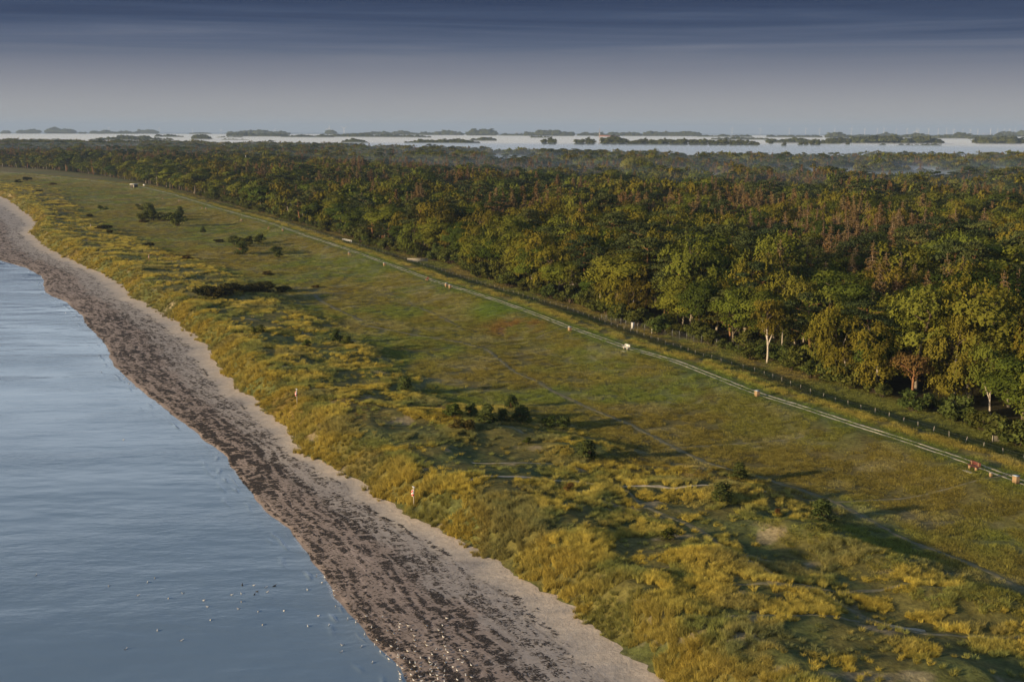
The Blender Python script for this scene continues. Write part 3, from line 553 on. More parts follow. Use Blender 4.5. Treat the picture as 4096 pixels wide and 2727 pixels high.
def make_birch(nm, h, cr, seed, dens=1., leaf=.19, m=None, bark=None, low=.25, fork=False, lumps=30, droop=.7):
    r = np.random.default_rng(seed); parts = []; tb = MB(); lean = r.normal(size=2) * h * .05
    def tr(t): return np.array([lean[0] * t * t * 2 + .012 * h * math.sin(t * 7 + seed), lean[1] * t * t * 2 + .012 * h * math.cos(t * 6 + seed), h * t])
    ts = [0, .12, .25, .4, .55, .7, .84, .95]
    tb.tube([tr(t) - np.array([0, 0, .4 if t == 0 else 0]) for t in ts[:5]], [h * .016 * (1.15 - t) for t in ts[:5]], 7)
    tb.tube([tr(t) for t in ts[4:]], [h * .016 * (1.15 - t) for t in ts[4:]], 6, 1)
    if fork:
        a = tr(.28); b = a + np.array([-.17 * h, -.05 * h, .36 * h]); tb.tube(limb(a, b, r, .05, 5), [h * .014, h * .012, h * .011, h * .009, h * .006, h * .003], 6)
        a = tr(.36); b = a + np.array([.10 * h, -.08 * h, .32 * h]); tb.tube(limb(a, b, r, .05, 5), [h * .012, h * .011, h * .009, h * .008, h * .005, h * .003], 6)
    for i in range(lumps):
        t = low + (1 - low) * (i + r.random()) / lumps; w = math.sin(math.pi * min(1, (1.02 - t) / (1 - low) * .78 + .10)) ** .8
        a = r.random() * 6.283; rr = cr * w * (.25 + .75 * math.sqrt(r.random()))
        c = tr(t) + np.array([math.cos(a) * rr, math.sin(a) * rr, 0])
        tb.tube(limb(tr(max(.12, t - .14)), c, r, .08), [h * .0055, h * .0045, h * .0035, h * .0025, h * .0012], 5, 1)
        ci = cr * (.26 + .16 * r.random()); ns = int(20 * dens); cvi = .28 + .45 * r.random()
        for s in range(ns):
            q = r.normal(size=2) * ci * .55; L = (.4 + 1.0 * r.random()) * ci * droop; k = max(4, int(5 + L * 2.2))
            zz = c[2] + ci * .55 * (1 - min(1, np.hypot(*q) / ci)) + ci * .2 * r.normal() - np.linspace(0, L, k)
            p = np.stack([c[0] + q[0] * (1 + .15 * np.linspace(0, 1, k)) + .10 * r.normal(size=k), c[1] + q[1] * (1 + .15 * np.linspace(0, 1, k)) + .10 * r.normal(size=k), zz], 1)
            nr = np.stack([np.full(k, q[0]), np.full(k, q[1]), np.full(k, .3 * ci)], 1) / ci * .8 + np.array([math.cos(a), math.sin(a), .2]) * .7 * rr / cr + r.normal(size=(k, 3)) * .32
            parts.append((leaf_quads(p, nr, leaf, .7, r), cvi + .12 * r.normal(size=k)))
    return tb.mesh(nm + '_trunk', [bark, BK['dark']], True), crown_mesh(nm + '_crown', parts, m)
def make_pine(nm, h, cr, seed, dens=1., leaf=.30, m=None, bark=None, low=.42, lumps=26):
    r = np.random.default_rng(seed); parts = []; tb = MB(); lean = r.normal(size=2) * h * .04
    def tr(t): return np.array([lean[0] * t + .01 * h * math.sin(t * 5 + seed), lean[1] * t + .01 * h * math.cos(t * 4 + seed), h * t])
    ts = [0, .15, .3, .5, .7, .85, .97]
    tb.tube([tr(t) - np.array([0, 0, .4 if t == 0 else 0]) for t in ts], [h * .017 * (1.1 - t) for t in ts], 7)
    for i in range(lumps):
        t = low + (1 - low) * (i + r.random()) / lumps; w = math.sin(math.pi * (.22 + .70 * (t - low) / (1 - low))) ** .7
        a = i * 2.4 + r.random(); rr = cr * w * (.45 + .55 * r.random())
        if t > .93: rr *= .3
        c = tr(t) + np.array([math.cos(a) * rr, math.sin(a) * rr, .06 * rr])
        tb.tube(limb(tr(t - .05), c, r, -.05), [h * .004, h * .0035, h * .003, h * .002, h * .001], 5)
        ci = cr * (.30 + .16 * r.random()); n = int(130 * dens)
        q = sphere_dirs(n, r); q[:, 2] = np.abs(q[:, 2]) * 1.0 - .25
        p = c + q * ci * (.35 + .7 * r.random((n, 1))) * np.array([1, 1, .5])
        nr = q * np.array([.7, .7, 1.2]) + r.normal(size=(n, 3)) * .5
        parts.append((leaf_quads(p, nr, leaf * .8, .45, r), .25 + .5 * r.random() + .2 * r.normal(size=n)))
    for i in range(5):   # dead side stubs on the bare trunk
        t = .2 + .25 * r.random(); a = r.random() * 6.28; L = h * .06
        tb.tube([tr(t), tr(t) + np.array([math.cos(a) * L, math.sin(a) * L, .02 * h])], [h * .003, h * .001], 4)
    return tb.mesh(nm + '_trunk', [bark], True), crown_mesh(nm + '_crown', parts, m)
def make_spruce(nm, h, seed, dens=1., leaf=.22, m=None, bark=None, wid=.2, bare=.0, low=.1):
    r = np.random.default_rng(seed); parts = []; tb = MB()
    tb.tube([(0, 0, -.4), (0, 0, h * .4), (.02 * h * r.normal() * .3, 0, h * .8), (0, 0, h)], [h * .016, h * .011, h * .005, h * .001], 6)
    nl = int(h / .52)
    for i in range(nl):
        t = low + (1 - low) * (i + .3 * r.random()) / nl
        nb = 6 if t < .8 else 4
        for k in range(nb):
            a = i * 1.3 + k * 6.283 / nb + .3 * r.normal(); L = h * wid * (1 - t) ** .85 * (.7 + .5 * r.random()) + .12
            if r.random() < bare: L *= .55
            e = np.array([math.cos(a) * L, math.sin(a) * L, h * t - L * .30]); s = np.array([0, 0, h * t])
            tb.tube([s, s * .5 + e * .5 + np.array([0, 0, .05 * L]), e], [h * .0028, h * .002, h * .0008], 4, cap=False)
            n = max(3, int(L * 13 * dens)); f = .15 + .85 * r.random(n)
            p = s + (e - s) * f[:, None] + r.normal(size=(n, 3)) * np.array([.10, .10, .06]) * (1 + L * .35); p[:, 2] -= .12 * r.random(n) * L + .05 * L * np.sin(f * 3)
            nr = np.stack([np.full(n, math.cos(a) * .5), np.full(n, math.sin(a) * .5), np.full(n, .6)], 1) + r.normal(size=(n, 3)) * .6
            parts.append((leaf_quads(p, nr, leaf, .38, r), .2 + .6 * r.random() + .15 * r.normal(size=n)))
    return tb.mesh(nm + '_trunk', [bark], True), crown_mesh(nm + '_crown', parts, m)
def make_bush(nm, seed, m, bark, leaf=.16, lumps=14, dens=1., flat=.75, pine=False):
    """about 1 m high and 1.1 m wide, scaled when placed"""
    r = np.random.default_rng(seed); parts = []; tb = MB()
    for i in range(lumps):
        a = r.random() * 6.28; rr = .42 * math.sqrt(r.random()); zt = (.30 + .58 * r.random()) * (1 - .7 * rr)
        if pine: zt = .12 + .8 * (i + r.random()) / lumps; rr = .40 * (1 - zt) ** .7 * (.5 + .5 * r.random())
        c = np.array([math.cos(a) * rr, math.sin(a) * rr, zt]); ci = .15 + .10 * r.random()
        tb.tube(limb((.03 * math.cos(a), .03 * math.sin(a), -.05), c, r, .02, 3), [.016, .012, .008, .003], 4)
        n = int(85 * dens); q = sphere_dirs(n, r); p = c + q * ci * (.5 + .6 * r.random((n, 1))) * np.array([1, 1, flat]); p[:, 2] = np.maximum(p[:, 2], .0)
        nr = q + r.normal(size=(n, 3)) * .5 + np.array([0, 0, .2])
        parts.append((leaf_quads(p, nr, leaf * .32 if not pine else leaf * .36, .6 if not pine else .35, r), .2 + .5 * r.random() + .2 * r.normal(size=n)))
    return tb.mesh(nm + '_stem', [bark], True), crown_mesh(nm + '_foliage', parts, m)

LM = dict(birch=leaf_mat('birch_leaves', (.128, .112, .017), .014, .2, .18, second=(.088, .100, .017)),
          broad=leaf_mat('broad_leaves', (.052, .074, .014), .016, .25, .16, second=(.094, .102, .015)),
          pine=leaf_mat('pine_needles', (.036, .050, .020), .012, .22, .1, second=(.060, .068, .022)),
          dead=leaf_mat('brown_needles', (.140, .086, .032), .012, .3, .1, second=(.110, .080, .036)),
          spruce=leaf_mat('spruce_needles', (.045, .060, .020), .015, .25, .12, second=(.07, .075, .02)),
          bare=leaf_mat('thin_brown_leaves', (.12, .075, .025), .012, .2, .2),
          willow=leaf_mat('silver_willow_leaves', (.125, .130, .045), .01, .12, .25),
          poplar=leaf_mat('poplar_leaves', (.075, .085, .025), .012, .18, .2),
          youngpine=leaf_mat('young_pine_needles', (.062, .078, .024), .012, .2, .15),
          thorn=leaf_mat('thorn_leaves', (.040, .040, .014), .02, .25, .15, second=(.06, .045, .014)),
          leafy=leaf_mat('shrub_leaves', (.085, .095, .022), .02, .25, .25, second=(.06, .075, .02)),
          brownbush=leaf_mat('brown_shrub_leaves', (.11, .060, .020), .015, .2, .2))
def bark_mat(name, c1, c2, scale=(6, 6, 2.0), lo=.45, hi=.6):
    m, nt, b = mat(name, .9, .1); g = nd(nt, 'ShaderNodeTexCoord'); mp = nd(nt, 'ShaderNodeMapping'); mp.inputs['Scale'].default_value = scale
    nt.links.new(g.outputs['Object'], mp.inputs[0]); n = noise(nt, 1., 5, .7, mp.outputs[0]).outputs['Fac']
    nt.links.new(cmix(nt, mrange(nt, n, lo, hi), c1, c2), b.inputs['Base Color']); return m
BK = dict(birch=bark_mat('birch_bark', (.10, .085, .07), (.33, .29, .24), (3, 3, 6), .36, .50), white=bark_mat('white_birch_bark', (.12, .10, .08), (.46, .41, .35), (3, 3, 6), .36, .50), broad=bark_mat('grey_bark', (.09, .075, .055), (.17, .14, .10)),
          pine=bark_mat('pine_bark', (.16, .085, .045), (.28, .15, .08)), dead=bark_mat('dead_bark', (.17, .125, .09), (.27, .20, .14)), dark=bark_mat('dark_bark', (.06, .045, .03), (.11, .085, .06)))

ARCH = {k: [] for k in ('birch_tree', 'broadleaf_tree', 'pine_tree', 'dead_spruce', 'spruce_tree')}     # (trunk mesh, crown mesh, height)
for i in range(6): ARCH['birch_tree'].append(make_birch('birch%d' % i, 13.5, 3.9 + .3 * (i % 3), 100 + i, dens=1.5, leaf=.165, m=LM['birch'], bark=BK['birch'], low=.20 + .04 * (i % 3), fork=False) + (13.5,))
for i in range(6): ARCH['broadleaf_tree'].append(make_broad('broad%d' % i, 13.0, 4.6 + .35 * (i % 3), 200 + i, dens=2.0, leaf=.20, m=LM['broad'], bark=BK['broad'], low=.12 + .04 * (i % 3)) + (13.0,))
for i in range(5): ARCH['pine_tree'].append(make_pine('pine%d' % i, 14.0, 3.6 + .3 * (i % 3), 300 + i, dens=1.6, leaf=.24, m=LM['pine'], bark=BK['pine'], low=.36 + .06 * (i % 3)) + (14.0,))
for i in range(4): ARCH['dead_spruce'].append(make_spruce('dead%d' % i, 15.0, 400 + i, m=LM['dead'], bark=BK['dead'], dens=2.0 - .3 * i, leaf=.18, bare=.15 + .08 * i, wid=.26 + .02 * (i % 2)) + (15.0,))
for i in range(2): ARCH['spruce_tree'].append(make_spruce('spruce%d' % i, 15.0, 450 + i, m=LM['spruce'], bark=BK['dark'], dens=1.7, wid=.21, leaf=.26) + (15.0,))
# lighter versions for the mass of the wood far behind
def joined(nm, tr, cr):
    tv = np.empty(len(tr.vertices) * 3, np.float32); tr.vertices.foreach_get('co', tv); tv = tv.reshape(-1, 3)
    cvx = np.empty(len(cr.vertices) * 3, np.float32); cr.vertices.foreach_get('co', cvx); cvx = cvx.reshape(-1, 3)
    cval = np.empty(len(cvx), np.float32); cr.attributes['cv'].data.foreach_get('value', cval)
    tf = [tuple(p.vertices) for p in tr.polygons]; n = len(tv); cf = [tuple(range(n + 4 * i, n + 4 * i + 4)) for i in range(len(cvx) // 4)]
    return mesh(nm, np.concatenate([tv, cvx]), tf + cf, list(tr.materials) + [cr.materials[0]], [p.material_index for p in tr.polygons] + [len(tr.materials)] * len(cf), attrs={'cv': ('FLOAT', 'POINT', np.concatenate([np.zeros(n), cval]))})
FAR = []; FAR_KIND = {}
def far(kind, maker):
    FAR_KIND.setdefault(kind, []).append(len(FAR)); t, c = maker; FAR.append(joined('far_' + kind + str(len(FAR)), t, c))
for i in range(4): far('birch_tree', make_birch('fb%d' % i, 13.5, 4.1, 500 + i, dens=.8, leaf=.28, m=LM['birch'], bark=BK['birch'], low=.2, lumps=22))
for i in range(4): far('broadleaf_tree', make_broad('fo%d' % i, 13.0, 4.8, 510 + i, dens=.7, leaf=.36, m=LM['broad'], bark=BK['broad'], low=.12, lumps=26))
for i in range(4): far('pine_tree', make_pine('fp%d' % i, 14.0, 3.9, 520 + i, dens=.65, leaf=.40, m=LM['pine'], bark=BK['pine'], lumps=20))
for i in range(3): far('dead_spruce', make_spruce('fd%d' % i, 15.0, 530 + i, m=LM['dead'], bark=BK['dead'], dens=.9, bare=.2, leaf=.32, wid=.25))
for i in range(2): far('spruce_tree', make_spruce('fs%d' % i, 15.0, 540 + i, m=LM['spruce'], bark=BK['dark'], dens=.7, leaf=.5, wid=.22))

def place_tree(name, meshes, x, y, h, hm, label, group=None, rz=None, cat='tree', z=None, wide=1., parts=('trunk', 'crown')):
    s = h / hm
    t = thing(name, label, cat, (x, y, (Z(x, y) if z is None else z) - .05), random.random() * 6.28 if rz is None else rz, group, (s * wide, s * wide, s))
    obj(parts[0], meshes[0], t); obj(parts[1], meshes[1], t)
    return t

# ---- the trees that stand out at the edge of the wood
used = []
def hero(name, meshes, x, y, h, hm, label, rz=0., clear=None, **k):
    used.append((x, y, clear or h * .28)); return place_tree(name, meshes, x, y, h, hm, label, rz=rz, **k)
hb = make_birch('hero_birch', 13.5, 3.9, 901, dens=1.3, leaf=.17, m=LM['birch'], bark=BK['white'], low=.46, fork=True, lumps=30)
hero('birch_tree', hb, 75.6, 184.2, 11.8, 13.5, 'birch with a bright white forked trunk nearest the red bench', rz=.2, clear=6.)
hb2 = make_birch('hero_birch2', 13.5, 3.7, 902, dens=1.2, leaf=.17, m=LM['birch'], bark=BK['white'], low=.52, fork=True, lumps=28)
hero('birch_tree', hb2, 49.8, 229.2, 12.4, 13.5, 'slender birch with a long curved white trunk and open crown at the wood edge', rz=2.9, clear=6.)
hb3 = make_birch('hero_birch3', 13.5, 2.6, 903, dens=1.1, leaf=.17, m=LM['birch'], bark=BK['birch'], low=.6, fork=False, lumps=20)
hero('birch_tree', hb3, 53.6, 232.5, 11.5, 13.5, 'thin straight white birch trunk beside the curved birch', rz=1.2)
hb4 = make_birch('hero_birch4', 13.5, 4.9, 904, dens=1.9, leaf=.17, m=LM['birch'], bark=BK['birch'], low=.16, fork=True, lumps=40)
hero('birch_tree', hb4, 59.6, 215.2, 12.6, 13.5, 'broad round olive birch with several trunks behind the dike fence', rz=.6)
hero('birch_tree', hb2, 16.0, 316.5, 9.5, 13.5, 'small birch leaning over with a white trunk at the dark wood edge', rz=4.0)
hero('birch_tree', hb3, 22.0, 296.5, 9.0, 13.5, 'white-stemmed young birch just before the leaning pine-side gap', rz=.4)
hp = make_pine('hero_pine', 14.0, 3.2, 905, dens=1.4, m=LM['pine'], bark=BK['pine'], low=.42, lumps=28)
hero('pine_tree', hp, 29.8, 309.5, 13.6, 14.0, 'tall pine with a bare orange trunk above the wood edge', rz=0)
br = make_broad('hero_bare', 10.0, 3.8, 906, dens=.42, leaf=.2, m=LM['bare'], bark=bark_mat('red_bark', (.12, .06, .035), (.24, .12, .06)), low=.30, lumps=30, trunk_r=.028)
hero('broadleaf_tree', br, 66.6, 194.2, 9.4, 10.0, 'half-bare brown tree with forked dark trunk at the wood edge', rz=.5, clear=5.)
hw = make_birch('hero_weeping', 14.5, 4.2, 907, dens=2.0, leaf=.18, m=LM['birch'], bark=BK['birch'], low=.16, lumps=38, droop=1.0)
hero('birch_tree', hw, 74.0, 195.5, 15.0, 14.5, 'tall weeping birch with hanging strands behind the white forked birch', rz=.0)
ho = make_broad('hero_oak', 13.0, 4.8, 908, dens=1.3, leaf=.24, m=LM['broad'], bark=BK['broad'], low=.10, lumps=40)
hero('broadleaf_tree', ho, 64.5, 207.0, 11.0, 13.0, 'dense green broadleaf tree between the round birch and the half-bare tree', rz=1.)
hero('broadleaf_tree', ho, 41.0, 257.5, 13.0, 13.0, 'dark green broadleaf tree rising above the tall mesh fence', rz=2.)
hero('broadleaf_tree', ho, 46.6, 247.5, 12.4, 13.0, 'deep green broadleaf tree at the end of the tall mesh fence', rz=3.4)
hero('broadleaf_tree', ho, .9, 350.5, 6.6, 13.0, 'small round light green tree standing forward of the wood edge', rz=3.)
hwi = make_broad('silver_willow', 22., 11., 909, dens=1.6, leaf=.5, m=LM['willow'], bark=BK['broad'], low=.06, lumps=46)
hero('willow_tree', hwi, 95.0, 950.0, 25.0, 22., 'huge round silvery willow towering over the misty wood', rz=0.)
hy = make_broad('golden_tree', 15., 5.6, 910, dens=1.2, leaf=.4, m=leaf_mat('golden_leaves', (.20, .15, .02), .01, .1, .3), bark=BK['broad'], low=.1, lumps=34)
hero('broadleaf_tree', hy, 22.0, 640.0, 17.0, 15., 'golden yellow tree among dark pines in mid wood', rz=0.)
hero('broadleaf_tree', hy, 31.0, 560.0, 14.0, 15., 'yellow-green tree in front of the brown spruces', rz=2.)

# ---- the wood
LOOK = {'birch_tree': ('tall olive birch', 'olive birch', 'low olive birch'), 'broadleaf_tree': ('tall green broadleaf tree', 'round green broadleaf tree', 'low green broadleaf tree'),
        'pine_tree': ('tall dark pine', 'dark layered pine', 'low dark pine'), 'dead_spruce': ('tall rusty dead spruce', 'rusty dead spruce', 'small rusty dead spruce'), 'spruce_tree': ('tall dark green spruce', 'dark green spruce', 'small dark green spruce')}
MARKS = [(200, 'level with the red bench'), (232, 'by the round multi-trunk birch'), (258, 'by the curved white birch'), (285, 'behind the tall mesh fence'), (330, 'near the orange-trunked pine'), (390, 'past the leaning birch'), (470, 'above the plank fence'), (2000, 'beyond the white railing')]
def beside(x, y):
    ye = y - .34 * max(0., x - float(xo(y)))
    return next(w for lim, w in MARKS if ye < lim)
def forest_points():
    out = []; y = 120.0; r = np.random.default_rng(33)
    def far_edge(x, y): a = x / y; return np.interp(a, [-.45, -.25, -.1, 0, .12, .45], [2750, 2500, 2050, 1780, 1500, 1450]) * (1 + .08 * (fbm(x / 120, y / 120, 77, 3) - .5) * 2)
    while y < 3600:
        sp = 6.8 if y < 330 else (7.2 if y < 700 else (8.0 if y < 1400 else 9.5))
        x0 = float(xo(y)); xl = max(x0 + .6, -.47 * y - 15); xr = .47 * y + 18
        if xr > xl:
            n = int((xr - xl) / sp) + 1; x = xl + (np.arange(n) + r.random(n) * .8) * sp; yy = y + (r.random(n) - .5) * sp * .9
            keep = (x - xo(yy) > .5) & (yy < far_edge(x, yy))
            out.append(np.stack([x[keep], yy[keep]], 1))
        y += sp * .9
    return np.concatenate(out)
FP = forest_points()
fx, fy = FP[:, 0], FP[:, 1]; depth = fx - xo(fy)
rr = np.random.default_rng(5); rv = rr.random(len(FP)); brown = fbm(fx / 45, fy / 60, 401, 3); pin = fbm(fx / 60 + 9, fy / 80, 411, 3)
kind = np.where(rv < .36, 0, np.where(rv < .66, 1, np.where(rv < .93, 2, 4)))
kind = np.where((pin > .52) & (rr.random(len(FP)) < .55) & (depth > 10), 2, kind)
kind = np.where((pin < .47) & (kind == 2) & (rr.random(len(FP)) < .6), 0, kind)
pb = sstep(.50, .64, brown) * .66 * sstep(14, 45, depth) * (1 - .65 * sstep(250, 700, depth)) + .05 * sstep(20, 60, depth)
kind = np.where(rr.random(len(FP)) < pb, 3, kind)
KN = ['birch_tree', 'broadleaf_tree', 'pine_tree', 'dead_spruce', 'spruce_tree']
hbase = 9.4 + 2.6 * sstep(0, 40, depth) + 11. * (fbm(fx / 26, fy / 30, 421, 3) - .36) + 6.5 * (rr.random(len(FP)) ** 1.6 - .2) + 2.6 * (kind == 3)
hbase = np.clip(hbase, 6.0, 21)
hbase *= np.where((depth < 7) & (rr.random(len(FP)) < .35), .72, 1.)
wide = 1.05 + .5 * rr.random(len(FP)) + .12 * (depth < 10); wide = np.where(kind >= 3, wide * .82, wide)
wide = np.where(fy > 700, wide * 1.12, wide); wide = np.where(fy > 1400, wide * 1.3, wide)
ok = ~((fy > 620) & (fx > -.12 * fy) & (fbm(fx / 75, fy / 60, 431, 3) > .56))
for ux, uy, ur in used: ok &= np.hypot(fx - ux, fy - uy) > max(ur, 2.6)
infr = np.abs(fx) < .435 * fy + 2
order = np.argsort(np.hypot(fx, fy)); cnt = {k: 0 for k in KN}; single = np.zeros(len(FP), bool)
LIMIT = {'birch_tree': 255, 'broadleaf_tree': 255, 'pine_tree': 255, 'dead_spruce': 150, 'spruce_tree': 70}
for i in order:
    if not ok[i] or not infr[i]: continue
    k = KN[kind[i]]
    if cnt[k] >= LIMIT[k] or fy[i] > 900: continue
    cnt[k] += 1; single[i] = True
    row = 'in the front row of the wood' if depth[i] < 7 else ('in the second rows of the wood' if depth[i] < 30 else ('well inside the wood' if depth[i] < 75 else 'deep inside the wood'))
    lab = '%s %s, %s' % (LOOK[k][0 if hbase[i] > 14.5 else (1 if hbase[i] > 10 else 2)], row, beside(fx[i], fy[i]))
    a = ARCH[k][(i * 7 + int(fx[i])) % len(ARCH[k])]
    place_tree(k, a, fx[i], fy[i], hbase[i], a[2], lab, group=lab, wide=wide[i])
rest = np.where(ok & ~single)[0]
idx = np.array([FAR_KIND[KN[kind[i]]][i % len(FAR_KIND[KN[kind[i]]])] for i in rest]); hm = np.array([13.5, 13.0, 14.0, 15.0, 15.0])[kind[rest]]
s = hbase[rest] / hm; zz = zfun(fx[rest], fy[rest]) - .05
zz = np.where(np.abs(fx[rest]) > .6 * fy[rest] + 55, 1.8, zz)
scatter_object('forest', np.stack([fx[rest], fy[rest], zz], 1), np.stack([s * wide[rest], s * wide[rest], s], 1), np.stack([0 * s, 0 * s, rr.random(len(s)) * 6.28], 1), idx, None, FAR,
               label='dense mixed wood of green and rusty trees stretching back to the fog', category='forest')
print('forest', len(FP), cnt)

# ---- shrubs
BUSH = {'leafy': [make_bush('bush%d' % i, 600 + i, LM['leafy'], BK['dark']) for i in range(4)],
        'dark': [make_bush('thorn%d' % i, 620 + i, LM['thorn'], BK['dark'], dens=1.2) for i in range(3)],
        'brown': [make_bush('brown%d' % i, 640 + i, LM['brownbush'], BK['dark'], dens=.6) for i in range(2)],
        'young_pine': [make_bush('ypine%d' % i, 660 + i, LM['youngpine'], BK['pine'], lumps=20, pine=True, dens=1.1, flat=.7) for i in range(4)]}
SHRUB_LABELS = ['dark young pine alone beside the meadow trail', 'dark bushy pine on the dune crest below the young pine', 'olive young pine nearest the corner dunes', 'rounded pine bush on a dune beyond the sand path',
    'round pine above the middle shrub cluster', 'single pine bush in the dunes left of the shrub cluster', 'bright green leafy shrub at the left end of the shrub cluster']
for i, (k, x, y, h) in enumerate(SHRUB):
    mm = BUSH[k][i % len(BUSH[k])]
    where = 'near dune shrub cluster' if y < 230 else ('dark thicket on the dune ridge' if (k == 'dark' and 290 < y < 335) else ('shrubs dotted over the far meadow' if y < 480 else 'shrubs far along the meadow'))
    what = {'leafy': 'leafy green shrub', 'dark': 'dark thorny shrub', 'brown': 'brownish thin shrub', 'young_pine': 'small dark pine bush'}[k]
    lab = SHRUB_LABELS[i] if i < len(SHRUB_LABELS) else '%s %s' % (what, {'near dune shrub cluster': 'in the cluster on the nearer dunes', 'dark thicket on the dune ridge': 'in the long dark thicket on the dune ridge',
          'shrubs dotted over the far meadow': 'standing in the meadow beyond the dark thicket', 'shrubs far along the meadow': 'in the scattered clumps far along the meadow'}[where])
    w = {'leafy': 1.35, 'dark': 2.2, 'brown': .8, 'young_pine': 1.3}[k]; h *= 1.35 if (k == 'dark' and 290 < y < 335) else (.98 if y < 230 else 1.1)
    place_tree({'leafy': 'leafy_shrub', 'dark': 'thorn_shrub', 'brown': 'brown_shrub', 'young_pine': 'pine_bush'}[k], mm, x, y, h * (.95 if k != 'dark' else .8), 1.0, lab, group=where if i >= len(SHRUB_LABELS) else None, cat='shrub', wide=w, parts=('stem', 'foliage'))
# bushes closing the foot of the wood
re_ = np.random.default_rng(61); y = 150.
while y < 800:
    x = float(xo(y)) + .5 + re_.normal() * 1.2
    if abs(x) < .44 * y + 3 and re_.random() < .9 and min(math.hypot(x - .6 - hx, y - hy) for hx, hy in ((75.0, 182.5), (49.2, 228.0), (66.0, 193.0))) > 3.2:
        h = 2.0 + 3.4 * re_.random() ** 1.3 + 1.2 * (y > 330)
        place_tree('edge_bush', BUSH['leafy'][int(re_.integers(4))], x - .6, y, h, 1.0, '%s leafy bush at the foot of the wood, %s' % ('tall' if h > 4 else ('low' if h < 2.8 else 'rounded'), beside(x, y)), group='%s bushes at the foot of the wood %s' % ('tall' if h > 4 else ('low' if h < 2.8 else 'rounded'), beside(x, y)), cat='bush', wide=1.2, parts=('stem', 'foliage'))
    y += 1.0 + 1.7 * re_.random() + max(0, (y - 260) * .008)

# ---- grass
def tuft(nm, nb, hgt, spread, wid, seed, m, arch=.5, segs=3):
    r = np.random.default_rng(seed); V = []; F = []; CV = []
    for b in range(nb):
        a = r.random() * 6.283; rr_ = spread * math.sqrt(r.random()); px, py = math.cos(a) * rr_, math.sin(a) * rr_
        da = a + r.normal() * .8; L = hgt * (.55 + .5 * r.random()); bend = arch * (.4 + r.random()); w = wid * (.7 + .6 * r.random())
        tx, ty = -math.sin(da + 1.2 * r.normal()), math.cos(da); n = math.hypot(tx, ty) + 1e-6; tx /= n; ty /= n; cv = r.random(); o = len(V)
        for s_ in range(segs + 1):
            t = s_ / segs; q = bend * t * t * L; z = L * t * (1 - .28 * bend * t); ww = w * (1 - t * .85)
            V += [(px + math.cos(da) * q - tx * ww, py + math.sin(da) * q - ty * ww, z - .03), (px + math.cos(da) * q + tx * ww, py + math.sin(da) * q + ty * ww, z - .03)]
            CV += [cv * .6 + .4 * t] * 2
        F += [(o + 2 * k, o + 2 * k + 1, o + 2 * k + 3, o + 2 * k + 2) for k in range(segs)]
    return mesh(nm, V, np.array(F), [m], attrs={'cv': ('FLOAT', 'POINT', CV)})
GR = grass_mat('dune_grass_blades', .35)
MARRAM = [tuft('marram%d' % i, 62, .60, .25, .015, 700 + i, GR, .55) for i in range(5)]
SHORT = [tuft('short%d' % i, 60, .30, .55, .016, 720 + i, GR, .6, 2) for i in range(4)]
BANDS = [(55, 130, 7.5, 1.0), (130, 200, 5.2, 1.05), (200, 300, 2.9, 1.25), (300, 450, 1.2, 1.6), (450, 700, .6, 2.1), (700, 1150, .22, 3.0)]
def trail_mask(x, y):
    m = np.zeros(len(x), bool)
    for pts, w in TRAILS: m |= seg_dist(x, y, pts) < w * .6 + .28
    k = x - xp(y); m |= (np.abs(k + .66) < .4) | (np.abs(k - .66) < .4)
    return m
